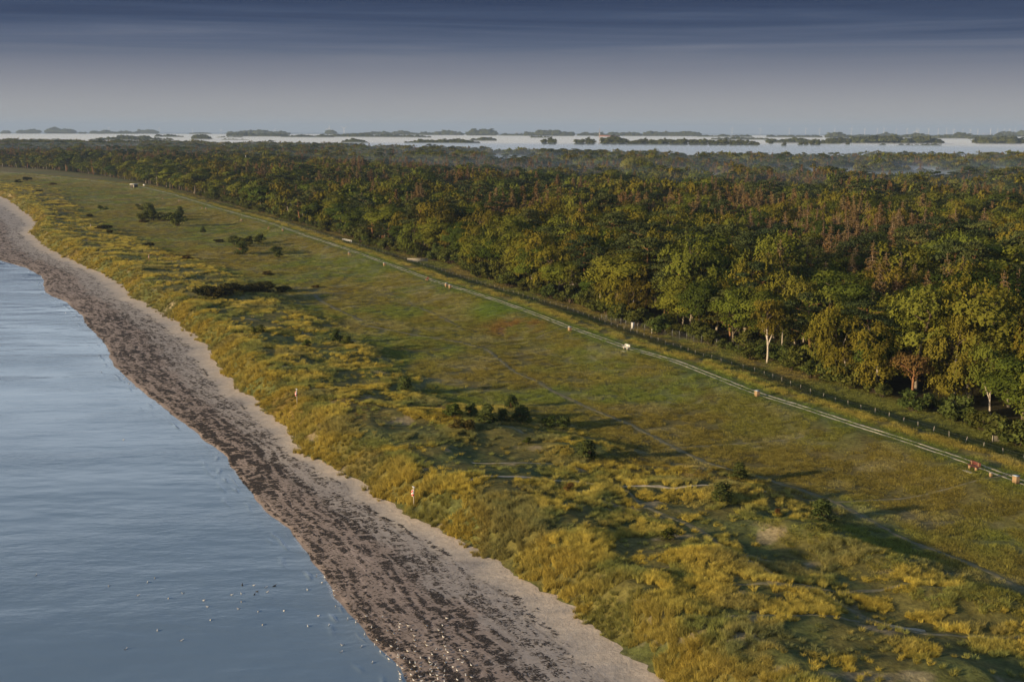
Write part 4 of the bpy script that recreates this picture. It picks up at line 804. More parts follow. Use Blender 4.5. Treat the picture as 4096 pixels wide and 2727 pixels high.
def scatter_grass(dune_part):
    P_, S_, T_, I_ = [], [], [], []; r = np.random.default_rng(81 if dune_part else 82)
    for y0, y1, dens, sc_ in BANDS:
        n = int((y1 - y0) * dens * (85 if dune_part else 120)); y = y0 + (y1 - y0) * r.random(n)
        if dune_part: a = xf(y) - 1.3; w = 85.
        else: a = xd(y) - 8; w = 120.
        x = a + w * r.random(n); s, c, k, o, dune = zones(x, y)
        vis = (np.abs(x) < .46 * y + 12)
        clump = fbm(x / 7, y / 7, 501, 3); lush = fbm(x / 2.2, y / 2.2, 511, 2)
        if dune_part:
            edge_ = sstep(.52, .70, fbm(x / 1.6, y / 1.6, 541, 2)) * sstep(-1.3, -.1, s) * .8 * (s < .5); pr = np.maximum(dune, edge_) * np.where(s < 8, .95, sstep(.40, .56, clump) * .90 + .06); pr = pr * sstep(.30, .45, lush + .12 * (s < 9))
            keep = vis & (r.random(n) < pr) & ~trail_mask(x, y)
        else:
            keep = vis & (o < 1.5) & (s > 2) & (r.random(n) < (.85 * (1 - dune) + .45 * dune) * sstep(.28, .5, lush)) & ~trail_mask(x, y)
        x, y, s, c, k, o, dune, clump = [q[keep] for q in (x, y, s, c, k, o, dune, clump)]
        z = zfun(x, y); n = len(x); hs = .75 + .5 * r.random(n)
        sz = np.minimum(sc_, 1.35) * hs
        if dune_part:
            sz = sz * (.70 + .45 * sstep(.4, .6, clump)) * np.where(s < 9, 1.2, .85)
            t1 = fbm(x / 5, y / 5, 521, 3)
            tint = mixc((.41, .325, .060), (.22, .232, .066), sstep(.40, .60, t1)); tint = mixc(tint, (.48, .385, .085), sstep(.50, .68, clump) * .7)
            tint = mixc(tint, (.15, .155, .085), sstep(.58, .72, fbm(x / 11, y / 9, 531, 2)) * .5)
            tint = mixc(tint, (.17, .13, .040), (s < 5) * .35)
        else:
            sz = sz * np.where(k > 2.6, np.where(k < 6.8, 1.5, .8), np.where(np.abs(k) < 3, .45, .9))
            tint = ground_col(x, y) * np.array([1.94, 1.96, 1.5])
        tint = tint * (.62 + .76 * r.random((n, 1)))
        P_.append(np.stack([x, y, z], 1)); S_.append(np.stack([sc_ * hs, sc_ * hs, sz], 1)); T_.append(np.clip(tint, 0, 1)); I_.append(r.integers(0, 5 if dune_part else 4, n))
    P_ = np.concatenate(P_); n = len(P_); print('grass', n)
    rot = np.stack([.12 * r.normal(size=n), .12 * r.normal(size=n), r.random(n) * 6.28], 1)
    return P_, np.concatenate(S_), rot, np.concatenate(I_), np.concatenate(T_)
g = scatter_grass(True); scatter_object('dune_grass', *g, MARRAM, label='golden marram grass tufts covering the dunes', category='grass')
g = scatter_grass(False); scatter_object('meadow_grass', *g, SHORT, label='short olive and straw grass of the meadow and dike', category='grass')

# ---- seaweed cast up on the beach
def weed(nm, seed, m):
    r = np.random.default_rng(seed); V = [(0, 0, .05)]; n = 9
    for k in range(n):
        a = 6.283 * k / n; q = .5 * (.45 + .75 * r.random()); V.append((math.cos(a) * q, math.sin(a) * q * .30, .0))
    for k in range(n):
        V.append((V[k + 1][0] * .6, V[k + 1][1] * .6, .03 + .03 * r.random()))
    F = [(k + 1, (k + 1) % n + 1, n + 1 + (k + 1) % n, n + 1 + k) for k in range(n)] + [(n + 1 + k, n + 1 + (k + 1) % n, 0) for k in range(n)]
    return mesh(nm, V, F, [m])
WEED = [weed('weed%d' % i, 800 + i, simple('seaweed_%d' % i, (.017 + .006 * i, .014 + .0045 * i, .0125 + .004 * i), .75, .4)) for i in range(4)]
def scatter_weed():
    P_, S_, R_ = [], [], []; r = np.random.default_rng(91)
    for y0, y1, dens, sc_ in [(60, 130, 130, .33), (130, 200, 85, .40), (200, 300, 38, .55), (300, 450, 9, .85), (450, 700, 4, 1.3)]:
        n = int((y1 - y0) * dens * 24); y = y0 + (y1 - y0) * r.random(n); t = r.random(n); a, b = xw(y), xf(y); x = a + (b - a) * t
        w = (b - a); q = t + .10 * (fbm(y / 12., t * 4, 601, 3) - .5)
        far_ = sstep(140, 220, y)
        band = 1.0 * np.exp(-((q - .045) / .035) ** 2) + .55 * sstep(.05, .10, q) * (1 - sstep(.44, .62, q)) + .75 * np.exp(-((q - (.47 - .05 * far_)) / .028) ** 2) \
             + .55 * np.exp(-((q - .30) / .03) ** 2) * far_ + .45 * np.exp(-((q - .17) / .04) ** 2) + .24 * sstep(.5, .56, q) * (1 - sstep(.68, .82, q)) + .45 * np.exp(-((q - .79) / .018) ** 2) * sstep(.42, .6, vnoise(y / 7, y * 0, 611))
        cl = sstep(.42, .60, fbm((x - a) / .55, y / 4.0, 621, 4)) * 1.5 * sstep(.25, .55, vnoise(x / .8, y / .5, 631)) + .10
        keep = (r.random(n) < band * cl) & (np.abs(x) < .46 * y + 6)
        x, y = x[keep], y[keep]; m_ = len(x); sz = sc_ * (.5 + 1.1 * r.random(m_) ** 2)
        P_.append(np.stack([x, y, zfun(x, y) + .004], 1)); S_.append(np.stack([sz, sz, np.minimum(sz, .7) * (.5 + .8 * r.random(m_))], 1)); R_.append(np.stack([0 * x, 0 * x, r.normal(size=m_) * .55 - .1], 1))
    P_ = np.concatenate(P_); print('weed', len(P_))
    scatter_object('seaweed', P_, np.concatenate(S_), np.concatenate(R_), r.integers(0, 4, len(P_)), None, WEED, label='dark seaweed strewn in bands along the beach', category='seaweed')
scatter_weed()

# ------------------------------------------------------------------ things along the dike
WOOD = simple('pale_wood', (.28, .19, .105), .75, .25, 3.); LID = simple('zinc_lid', (.34, .40, .46), .45, .12, 3., .3)
REDW = simple('red_paint', (.11, .026, .023), .55, .2, 4.); WHITEP = simple('white_paint', (.60, .60, .585), .5, .06, 4.); GREYW = simple('weathered_wood', (.32, .29, .24), .85, .3, 4.)
DARKW = simple('dark_wood', (.05, .045, .04), .8, .3, 4.); STONE = simple('concrete', (.36, .34, .31), .9, .2, 3.); STEEL = simple('galvanised_steel', (.20, .205, .21), .45, .12, 3., .5)
def pdir(y): return math.atan2(1.0, float((xp(y + 5) - xp(y - 5)) / 10.))     # heading of the dike
def plank_box(w, d, h, m, z0=.06, n=5):
    b = MB(); t = .03
    for k in range(n):
        a = -w / 2 + w * k / n + .006; c = -w / 2 + w * (k + 1) / n - .006
        b.box(a, c, -d / 2, -d / 2 + t, z0, h); b.box(a, c, d / 2 - t, d / 2, z0, h)
        a = -d / 2 + t + (d - 2 * t) * k / n + .006; c = -d / 2 + t + (d - 2 * t) * (k + 1) / n - .006
        b.box(-w / 2, -w / 2 + t, a, c, z0, h); b.box(w / 2 - t, w / 2, a, c, z0, h)
    b.box(-w / 2 + t + .004, w / 2 - t - .004, -d / 2 + t + .004, d / 2 - t - .004, 0, h - .02)
    return b.mesh('bin_body', [m])
bin_body = plank_box(.62, .62, .98, WOOD); lb = MB(); lb.box(-.35, .35, -.35, .35, .984, 1.03).box(-.30, .30, -.30, .30, 1.034, 1.06); bin_lid = lb.mesh('bin_lid', [LID])
BIN_LABEL = ['wooden slatted waste bin with zinc lid nearest the red bench', 'wooden waste bin on the seaward side of the path below the curved birch', 'wooden waste bin next to a short cross path below the tall orange pine',
   'farther of the paired wooden waste bins by the path', 'nearer of the paired wooden waste bins by the path', 'wooden waste bin just beyond the paired bins', 'wooden waste bin beside the bend opposite the white railing',
   'wooden waste bin past the shrub clump in the meadow', 'tiny wooden waste bin second beyond the shrub clump', 'tiny wooden waste bin third beyond the shrub clump', 'tiny wooden waste bin farthest along the dike path']
for i, (x, y) in enumerate(BINS):
    t = thing('waste_bin', BIN_LABEL[i], 'waste bin', (x, y, Z(x, y) - .02), pdir(y) + .1, 'wooden waste bins along the dike path')
    obj('body', bin_body, t); obj('lid', bin_lid, t)
def bench(x, y, label, m, legm, slab, group):
    t = thing('bench', label, 'bench', (x, y, Z(x, y)), pdir(y) - math.pi / 2, group)      # seat faces the sea, length along the dike
    t.rotation_euler[2] = pdir(y)
    for k in range(3):
        b = MB(); y0 = -.05 + k * .16; b.box(-.95, .95, y0, y0 + .14, .44, .485); o = obj('seat_board', b.mesh('seat_board', [m]), t)
    b = MB(); 
    for k in range(3): 
        b = MB(); b.v = []; b.box(-.95, .95, -.165 - .025 * k, -.13 - .025 * k, .56 + k * .15, .69 + k * .15); obj('backrest_board', b.mesh('backrest_board', [m]), t)
    for s in (-.6, .6):
        b = MB(); b.box(s - .09, s + .09, -.10, .36, -.1, .436); obj('leg', b.mesh('bench_leg', [legm]), t)
        b = MB(); b.box(s - .04, s + .04, -.127, -.06, .44, .98); obj('back_post', b.mesh('bench_post', [legm]), t)
    return t
def slab(x, y, label):
    t = obj('paving_slab', None); bpy.data.objects.remove(t)
    b = MB(); b.box(-.75, .75, -.35, .35, -.05, .045); o = obj('paving_slab', b.mesh('paving_slab', [STONE]), None, label=label, category='slab')
    o.location = (x, y, Z(x, y) + .01); o.rotation_euler = (0, 0, pdir(y)); return o
BL = ['red wooden bench on pale block legs by the dike path', 'small red bench a little beyond the paired waste bins', 'tiny red bench past the shrub clump in the meadow', 'tiny red bench beside the third far waste bin', 'tiny red bench farthest along the dike path']
for i, (x, y) in enumerate(BENCH): bench(x, y, BL[i], REDW, WOOD, True, 'red benches along the dike path')
bench(*WHITE_BENCH[0], 'white bench beside the two-track path on the dike', WHITEP, GREYW, True, None)
slab(58.6, 147.9, 'grey concrete slab in front of the red bench'); slab(22.0, 231.6, 'grey concrete slab in front of the white bench')
x, y = 60.5, 145.6; t = thing('marker_stump', 'short pale wooden stump between the red bench and the waste bin', 'post', (x, y, Z(x, y)), .3)
obj('post', plank_box(.30, .30, .48, WOOD, n=2), t); b = MB(); b.box(-.17, .17, -.17, .17, .484, .52); obj('cap', b.mesh('stump_cap', [GREYW]), t)
# lifebuoy stations
def ring(R_, r_, n=24, k=8):
    V = []; F = []
    for i in range(n):
        a = 6.283185 * i / n
        for j in range(k):
            c = 6.283185 * j / k; q = R_ + r_ * math.cos(c); V.append((q * math.cos(a), r_ * math.sin(c), q * math.sin(a)))
    for i in range(n):
        for j in range(k): F.append((i * k + j, i * k + (j + 1) % k, ((i + 1) % n) * k + (j + 1) % k, ((i + 1) % n) * k + j))
    return mesh('ring', V, F, [WHITEP, simple('lifebuoy_red', (.55, .05, .04), .5, .1)], [1 if (i // 3) % 2 else 0 for i in range(n) for j in range(k)], True)
ring_me = ring(.32, .075)
LL = ['lifebuoy post on the dune edge nearest the gull flock', 'second lifebuoy post along the dune edge', 'third small lifebuoy post on the dune far along', 'farthest tiny lifebuoy post on the dunes']
for i, (x, y) in enumerate(LIFE):
    t = thing('lifebuoy_post', LL[i] , 'lifebuoy', (x, y, Z(x, y) + .25), -1.2, 'lifebuoy posts on the dunes')
    b = MB(); b.box(-.055, .055, -.055, .055, -.3, 2.35); obj('post', b.mesh('lifebuoy_post_wood', [GREYW if i < 2 else WOOD]), t)
    b = MB(); b.box(-.30, .30, -.052 - .02, -.058, 1.25, 2.05).box(-.34, .34, -.12, .10, 2.354, 2.39); obj('backboard', b.mesh('lifebuoy_board', [WHITEP]), t)
    o = obj('lifebuoy_ring', ring_me, t); o.location = (0, -.16, 1.62)
# white sign and wooden screens at the wood edge
x, y = 27.5, 268.3; t = thing('notice_board', 'tall white notice board beside the mesh fence', 'sign', (x, y, Z(x, y)), .25)
b = MB(); b.box(-.36, .36, -.04, .0, .35, 1.75); obj('board', b.mesh('notice_panel', [WHITEP]), t)
for s in (-.3, .3): b = MB(); b.box(s - .035, s + .035, .004, .07, -.2, 1.8); obj('post', b.mesh('notice_post', [GREYW]), t)
x, y = 71.2, 170.0; t = thing('wooden_gate', 'short weathered wooden gate panel in the dark undergrowth', 'gate', (x, y, Z(x, y)), .3)
for k in range(7): b = MB(); b.box(-.75 + k * .2, -.57 + k * .2, -.02, .02, .05, 1.55 - .04 * k); obj('board', b.mesh('gate_board', [GREYW]), t)
for s in (-.82, .82): b = MB(); b.box(s - .05, s + .05, -.05, .05, -.2, 1.75); obj('post', b.mesh('gate_post', [GREYW]), t)
t = thing('wooden_fence', 'low weathered plank fence where the wood meets the dike path', 'fence', (-32.5, 408, Z(-32.5, 408)), .05)
for k in range(9): b = MB(); b.box(-3.4 + k * .85, -3.28 + k * .85, -.06, .06, -.2, 1.35); obj('post', b.mesh('fence_post', [GREYW]), t)
for k in range(4): b = MB(); b.box(-3.5, 3.6, -.09, -.065, .2 + k * .28, .42 + k * .28); obj('plank', b.mesh('fence_plank', [GREYW]), t)
t = thing('white_railing', 'white three-bar railing on the dike side before the wood', 'railing', (-65.8, 475.6, Z(-65.8, 475.6)), math.atan2(-7.6, 5.))
for k in range(6): b = MB(); b.box(-4.2 + k * 1.65, -4.08 + k * 1.65, -.06, .06, -.2, 1.15); obj('post', b.mesh('rail_post', [WHITEP]), t)
for k in range(2): b = MB(); b.box(-4.3, 4.4, -.085, -.064, .55 + k * .4, .70 + k * .4); obj('rail', b.mesh('rail_bar', [WHITEP]), t)
# shelter far along
x, y = -279.5, 888.9; t = thing('beach_shelter', 'white-roofed dark shelter hut far along the dike', 'hut', (x, y, Z(x, y)), .1)
b = MB(); b.box(-2.3, 2.3, -1.3, 1.3, -.2, 2.25); obj('wall', b.mesh('shelter_wall', [DARKW]), t)
b = MB(); b.box(-2.8, 2.8, -1.8, 1.8, 2.26, 2.62); obj('roof', b.mesh('shelter_roof', [WHITEP]), t)
b = MB(); b.box(-.4, .5, -1.34, -1.304, -.1, 2.0); obj('door', b.mesh('shelter_door', [GREYW]), t)
x, y = -273.9, 894.9; t = thing('information_board', 'small white information board beside the far shelter hut', 'sign', (x, y, Z(x, y)), 0.)
b = MB(); b.box(-.8, .8, -.05, .0, .7, 1.7); obj('board', b.mesh('info_panel', [WHITEP]), t)
for s in (-.7, .7): b = MB(); b.box(s - .05, s + .05, .004, .1, -.2, 1.75); obj('post', b.mesh('info_post', [GREYW]), t)

# the low wire fence behind the dike and the tall mesh fence at the wood
def resample(pts, step):
    p = np.array(sorted(pts, key=lambda q: q[1])); s = np.concatenate([[0], np.cumsum(np.hypot(*np.diff(p, axis=0).T))]); q = np.arange(0, s[-1], step)
    return np.stack([np.interp(q, s, p[:, 0]), np.interp(q, s, p[:, 1])], 1)
def wire_fence(name, label, pts, step, h, r, wires, m, wm, jitter=.08, nv=0):
    q = resample(pts, step); t = thing(name, label, 'fence', (q[0][0], q[0][1], Z(*q[0])))
    o0 = np.array(t.location); pm = MB(); pm.tube([(0, 0, -.25), (0, 0, h * .6), (0, 0, h)], [r, r, r * .9], 6); pme = pm.mesh(name + '_post', [m]); rnd = random.Random(3); tops = []
    for x, y in q:
        o = obj('post', pme, t); z = Z(x, y); o.location = Vector((x, y, z)) - t.location; o.rotation_euler = (rnd.gauss(0, jitter), rnd.gauss(0, jitter), 0); o.scale = (1, 1, .88 + .24 * rnd.random()); tops.append((x, y, z))
    w = MB()
    for f in wires:
        w.tube([np.array((x, y, z + h * f)) - o0 for x, y, z in tops], .006, 3, cap=False)
    if nv:
        for (a, b_) in zip(tops[:-1], tops[1:]):
            for k in range(nv):
                u = k / nv; p = np.array(a) * (1 - u) + np.array(b_) * u - o0; w.tube([p + (0, 0, .03), p + (0, 0, h * .95)], .005, 3, cap=False)
    obj('wire', w.mesh(name + '_wire', [wm]), t)
    return t
wire_fence('wire_fence', 'low wire fence on wooden posts in the shade behind the dike', [(-120.0, 585), (-80.0, 500)] + L_posts, 3.3, .95, .04, (.45, .85), GREYW, STEEL)
wire_fence('mesh_fence', 'tall wire mesh fence along the foot of the wood', [(20.5, 284.5), (27.3, 270), (33.4, 261.5), (42.0, 249.0), (46.5, 241.5)], 2.3, 1.7, .045, (.05, .2, .35, .5, .65, .8, .95), STEEL, STEEL, .02, 8)
x, y = 31.2, 262.6; b = MB(); b.box(-.11, .11, -.11, .11, -.2, 1.6).box(-.13, .13, -.13, .13, 1.604, 1.66); t = thing('gate_post', 'stout square post where the mesh fence opens', 'post', (x, y, Z(x, y))); obj('shaft', b.mesh('gate_post_shaft', [GREYW]), t)

# ------------------------------------------------------------------ birds
def bird(nm, mats, stand, dark=False):
    # one body, ring by ring from the tail to the bill: x, z, half width, half height
    S = [(-.25, .005, .004, .004), (-.235, .008, .030, .007), (-.15, .012, .052, .030), (-.05, .0, .078, .066), (.05, -.006, .082, .078), (.12, .010, .062, .068), (.155, .055, .036, .046), (.168, .100, .031, .036), (.182, .128, .036, .036), (.205, .135, .030, .030), (.225, .128, .012, .012), (.255, .118, .006, .006), (.275, .112, .002, .002)]
    V = []; F = []; M = []; n = 10
    for x, z, a, h in S:
        for k in range(n):
            t = 6.283185 * k / n; V.append((x, a * math.cos(t), z + h * math.sin(t)))
    for i in range(len(S) - 1):
        for k in range(n):
            F.append((i * n + k, i * n + (k + 1) % n, (i + 1) * n + (k + 1) % n, (i + 1) * n + k))
            up = math.sin(6.283185 * (k + .5) / n); M.append(3 if i >= 9 else (2 if i == 0 and up > -.2 else (1 if 1 <= i <= 4 and up > .25 else 0)))
    b = MB(); b.v, b.f, b.m = V, F, M
    for s in (-1, 1):     # folded wings, black at the crossed tips
        b.add([(.10, s * .060, .045), (.02, s * .088, .020), (-.14, s * .050, .020), (-.12, s * .018, .052), (.0, s * .04, .078), (-.29, s * .012, .030), (-.27, s * .030, .022)], [(0, 1, 4), (1, 2, 3, 4)], 1)
        b.add([(-.14, s * .050, .021), (-.12, s * .018, .053), (-.30, s * .008, .034), (-.28, s * .026, .022)], [(0, 1, 2, 3)], 2)
    if stand:
        for s in (-.03, .03): b.tube([(.02, s, -.05), (.015, s, -.12), (.02, s, -.185)], .006, 4, 3); b.add([(.0, s - .004, -.184), (.0, s + .004, -.184), (.06, s + .025, -.186), (.06, s - .025, -.186)], [(0, 1, 2, 3)], 3)
    return b.mesh(nm, mats, True)
GW = simple('gull_white', (.54, .52, .50), .7, .06, 10.); GG = simple('gull_grey', (.42, .44, .47), .7, .1, 10.); GB = simple('gull_black', (.03, .03, .03), .6, .2, 10.); GY = simple('bill_yellow', (.60, .38, .08), .5, .1, 10.)
DB = simple('duck_brown', (.045, .032, .024), .7, .3, 10.); DD = simple('duck_dark', (.02, .018, .018), .6, .3, 10.)
gull_stand = [bird('gull_standing', [GW, GG, GB, GY], True), bird('gull_standing_white', [GW, GW, GG, GY], True)]
gull_swim = bird('gull_swimming', [GW, GG, GB, GY], False); duck_swim = bird('duck_swimming', [DB, DD, DD, GB], False)
rb = random.Random(12)
for i, (x, y) in enumerate(SHOREG):
    z = Z(x, y); sw = x < float(xw(y)) - .3
    if sw: z = max(z, -.12)
    lab, grp = ('white gull standing in the flock on the seaweed-strewn beach', 'gulls flocking on the beach') if y < 111 else (('white gull standing at the water edge above the flock', 'gulls at the water edge') if y < 150 else ('tiny white gull on the dark seaweed edge far up the beach', 'gulls far up the shore'))
    if y < 111:
        dt = x - float(xw(y)); back = 'all-white gull' if i % 3 == 2 else 'grey-backed gull'; spot = 'at the very water edge' if dt < 1.2 else ('on the dark wet weed' if dt < 3 else ('in the thick of the beach flock' if dt < 5 else 'at the landward side of the beach flock'))
        lab = '%s standing %s' % (back, spot); grp = back + 's ' + spot
    o = obj('gull', gull_stand[i % 3 == 2], None, label=lab, category='gull', group=grp)
    s = .64 + .10 * rb.random(); o.scale = (s,) * 3; o.location = (x, y, z + .185 * s); o.rotation_euler = (0, 0, rb.gauss(2.6, 1.3))
SPECIAL = {0: 'lone gull floating far out at the left of the sea flock', 26: 'gull floating nearest the bottom of the sea flock, apart from others', 27: 'tiny gull on the water close to the far shoreline', 28: 'lone gull with wake ripples on the open sea', 29: 'tiny far gull on the water near the bay'}
for i, (x, y) in enumerate(SWIM):
    near_shore = x > float(xw(y)) - 6
    lab = SPECIAL.get(i) or ('white gull swimming close to the seaweed shore' if near_shore else 'white gull floating among the scattered flock on calm water')
    o = obj('gull', gull_swim, None, label=lab, category='gull', group=None if i in SPECIAL else ('gulls swimming near the shore' if near_shore else 'gulls floating offshore'))
    if o.get('group') is None and 'group' in o: del o['group']
    s = .66 + .10 * rb.random(); o.scale = (s,) * 3; o.location = (x, y, .045 * s); o.rotation_euler = (0, 0, rb.gauss(1.0, 1.6))
for i, (x, y) in enumerate(DUCK):
    o = obj('duck', duck_swim, None, label=['dark duck at the left end of the ripple rings', 'dark duck at the shoreward end of the ripple rings', 'small dark duck between two white gulls', 'brown duck lowest of the four ducks'][i], category='duck', group='dark ducks in the ripples')
    s = 1.0 if i < 2 else .75; o.scale = (s,) * 3; o.location = (x, y, .04 * s); o.rotation_euler = (0, 0, rb.gauss(1., 1.5))

# ------------------------------------------------------------------ far country beyond the wood
def gz(x, y, z=1.2): return z - drop(x, y)
# woods and hedges standing out of the fog
rw = np.random.default_rng(17)
WOOD_WORDS = ['long low', 'dark rounded', 'ragged', 'narrow', 'dense', 'humped']
far_fill = [make_broad('dw%d' % i, 13.0, 5.6, 560 + i, dens=.16, leaf=.95, m=LM['poplar'], bark=BK['broad'], low=.02, lumps=22) for i in range(4)]
far_fill = [joined('distant_crown%d' % i, *q) for i, q in enumerate(far_fill)]
rh = random.Random(8)
for k in range(16):      # thin hedges between the fields
    a = -.40 + .052 * k; d = rh.choice((3300, 4100, 4800, 5600, 6800)) * rh.uniform(.95, 1.05); w = rh.uniform(60, 260)
    WOODS.append((a * d, d, a * d + w, d - rh.uniform(0, 60), rh.uniform(8, 13)))
for i, (x0, y0, x1, y1, h) in enumerate(WOODS):
    L = math.hypot(x1 - x0, y1 - y0); n = max(8, int(L / 2.6)); u = rw.random(n); dep = min(90, 20 + L * .15)
    x = x0 + (x1 - x0) * u; y = y0 + (y1 - y0) * u + dep * rw.random(n)
    hh = 1.5 * h * (.45 + .55 * np.sin(np.pi * np.clip(u, .02, .98)) ** .2 * (.30 + 1.15 * fbm(u * L / 45, u * 0 + i, 900 + i, 2))) * (.85 + .3 * rw.random(n))
    s = hh / 13.; w = np.maximum(s, .9) * (1.2 + .4 * rw.random(n))
    rel = 'nearer than the poplar row' if y0 < 2700 else ('just beyond the poplar row' if y0 < 4000 else ('in the middle of the fog' if y0 < 6300 else 'on the horizon strip before the sea'))
    side = 'far left' if x0 / y0 < -.3 else ('left of the wind turbine pair' if x0 / y0 < -.16 else ('near the centre' if x0 / y0 < .06 else ('around the church' if x0 / y0 < .2 else 'below the offshore turbines')))
    scatter_object('distant_wood', np.stack([x, y, gz(x, y) - .3], 1), np.stack([w, w, s], 1), np.stack([0 * s, 0 * s, rw.random(n) * 6.28], 1), rw.integers(0, 4, n), None, far_fill,
                   label='%s clump of distant trees %s, %s' % (WOOD_WORDS[i % 6], rel, side), category='wood')
# the poplar row
pop = [joined('poplar%d' % i, *make_broad('pp%d' % i, 20., 4.6, 570 + i, dens=.45, leaf=.62, m=LM['poplar'], bark=BK['dark'], low=.10, lumps=30)) for i in range(4)]
for i, (x, y, h) in enumerate(POPLAR):
    o = obj('poplar_tree', pop[i % 4], None, category='tree')
    row = i < 40
    seg = next(w for lim, w in [(3, 'poplar in the first round clump left of the radio mast'), (7, 'poplar in the clump just left of the radio mast'), (13, 'tall poplar in the highest clump right of the radio mast'), (15, 'shorter poplar beside the highest clump'),
               (22, 'poplar in the first third of the long row in the fog'), (30, 'poplar in the middle of the long row in the fog'), (37, 'poplar in the last third of the long row in the fog'), (40, 'lower poplar just past the end of the long row'), (99, 'loose round tree in the fog beyond the long poplar row')] if i < lim)
    o['label'] = seg; o['group'] = seg
    s = h * 1.2 / 20.; o.location = (x, y, gz(x, y) - .3); o.scale = (s * 1.55, s * 1.55, s); o.rotation_euler = (0, 0, i * 1.7)
# wind turbines
TW = simple('turbine_white', (.72, .72, .70), .5, .03, .05)
def turbine(x, y, hub, rot, label, group, yaw=.3, phase=.2):
    t = thing('wind_turbine', label, 'wind turbine', (x, y, gz(x, y, 0.)), yaw, group)
    b = MB(); b.tube([(0, 0, -3), (0, 0, hub * .5), (0, 0, hub)], [hub * .034, hub * .027, hub * .018], 12); obj('tower', b.mesh('turbine_tower', [TW], True), t)
    b = MB(); q = hub * .024; b.add([(-q, -q * 2.2, hub - q), (q, -q * 2.2, hub - q), (q, q * 3, hub - q * .8), (-q, q * 3, hub - q * .8), (-q, -q * 2.2, hub + q), (q, -q * 2.2, hub + q), (q * .8, q * 3, hub + q * .8), (-q * .8, q * 3, hub + q * .8)], [(0, 3, 2, 1), (4, 5, 6, 7), (0, 1, 5, 4), (1, 2, 6, 5), (2, 3, 7, 6), (3, 0, 4, 7)]); obj('nacelle', b.mesh('turbine_nacelle', [TW]), t)
    b = MB(); b.tube([(0, -q * 2.2, hub), (0, -q * 3.3, hub), (0, -q * 4.2, hub)], [q * .9, q * .8, q * .1], 10); hubo = obj('hub', b.mesh('turbine_hub', [TW], True), t)
    for k in range(3):
        a = phase + k * 2.0944; c, s = math.cos(a), math.sin(a); b = MB(); P_ = []
        for f, ch in ((.03, .022), (.2, .050), (.6, .032), (1., .008)):
            w = rot * ch; th = w * .18; px, pz = s * rot * f, c * rot * f
            P_.append([(px - c * w, -q * 3.1 - th, hub + pz + s * w), (px, -q * 3.1 - th * 2.2, hub + pz), (px + c * w * .9, -q * 3.1 + th, hub + pz - s * w * .9), (px, -q * 3.1 + th * 2, hub + pz)])
        V = [p for r_ in P_ for p in r_]; F = [(4 * i + j, 4 * i + (j + 1) % 4, 4 * i + 4 + (j + 1) % 4, 4 * i + 4 + j) for i in range(3) for j in range(4)] + [(3, 2, 1, 0), (12, 13, 14, 15)]
        b.add(V, F); obj('blade', b.mesh('turbine_blade', [TW]), hubo)
TL = ['wind turbine farthest left on the horizon', 'second wind turbine from the left on the horizon', 'third wind turbine from the left on the horizon', 'fourth wind turbine from the left on the horizon', 'fifth wind turbine from the left on the horizon',
      'taller of the turbine pair, blades spread, left of centre', 'turbine of the pair with blades raised like a Y', 'large pale wind turbine on land before the offshore row']
for i, (x, y, hb_) in enumerate(TURB_ON): turbine(x, y, hb_, hb_ * .58, TL[i], 'wind turbines on land', .2, [1.0, .15, .75, .1, .35, .1, 1.0, .05][i])
ORD = ['first', 'second', 'third', 'fourth', 'fifth', 'sixth', 'seventh', 'eighth', 'ninth', 'tenth', 'eleventh', 'twelfth', 'thirteenth', 'fourteenth', 'fifteenth', 'sixteenth', 'seventeenth', 'eighteenth', 'nineteenth', 'twentieth', 'twenty-first', 'twenty-second', 'twenty-third', 'twenty-fourth', 'twenty-fifth']
for i, xx in enumerate(TURB_OFF):
    k = (1., 1.03, .98, 1.05, .96, 1.08, .94)[i % 7]
    turbine(xx * k, 16000 * k, 76., 42., '%s offshore wind turbine counting from the left along the sea horizon' % ORD[i], 'offshore wind turbines', .4 + .15 * (i % 3), .2 + .37 * i)
# lattice radio mast, red and white
MR = simple('mast_red', (.22, .085, .06), .6, .1, .1)
def lattice(t, h, w0, w1, nseg, name, ms):
    for s in range(nseg):
        b = MB(); z0, z1 = h * s / nseg, h * (s + 1) / nseg; a = w0 + (w1 - w0) * s / nseg; c = w0 + (w1 - w0) * (s + 1) / nseg; r = .05 + .02 * w0
        cs = [(-1, -1), (1, -1), (1, 1), (-1, 1)]
        for k in range(4):
            p0 = np.array((cs[k][0] * a, cs[k][1] * a, z0)); p1 = np.array((cs[k][0] * c, cs[k][1] * c, z1)); q = cs[(k + 1) % 4]; q1 = np.array((q[0] * c, q[1] * c, z1)); q0 = np.array((q[0] * a, q[1] * a, z0))
            b.tube([p0, p1], r * 1.3, 4); b.tube([p0, q1], r * .7, 4); b.tube([q0, p1], r * .7, 4); b.tube([p1, q1], r * .7, 4)
        obj('lattice_section', b.mesh('lattice_' + name, [ms[s % len(ms)]]), t)
x, y = 199., 2773.; t = thing('radio_mast', 'red and white lattice radio mast rising from the fog', 'mast', (x, y, gz(x, y)))
lattice(t, 47., 1.3, .6, 8, 'mast', [MR, STONE])
b = MB(); b.tube([(0, 0, 47), (0, 0, 54)], .12, 6); obj('antenna_rod', b.mesh('mast_rod', [WHITEP]), t)
for k in range(3): b = MB(); a = k * 2.1; b.tube([(math.cos(a) * 1.0, math.sin(a) * 1.0 - .4, 34 + k * 1.2), (math.cos(a) * 1.0, math.sin(a) * 1.0 + .4, 34 + k * 1.2)], 1.0, 12); obj('antenna_drum', b.mesh('mast_drum', [WHITEP]), t)
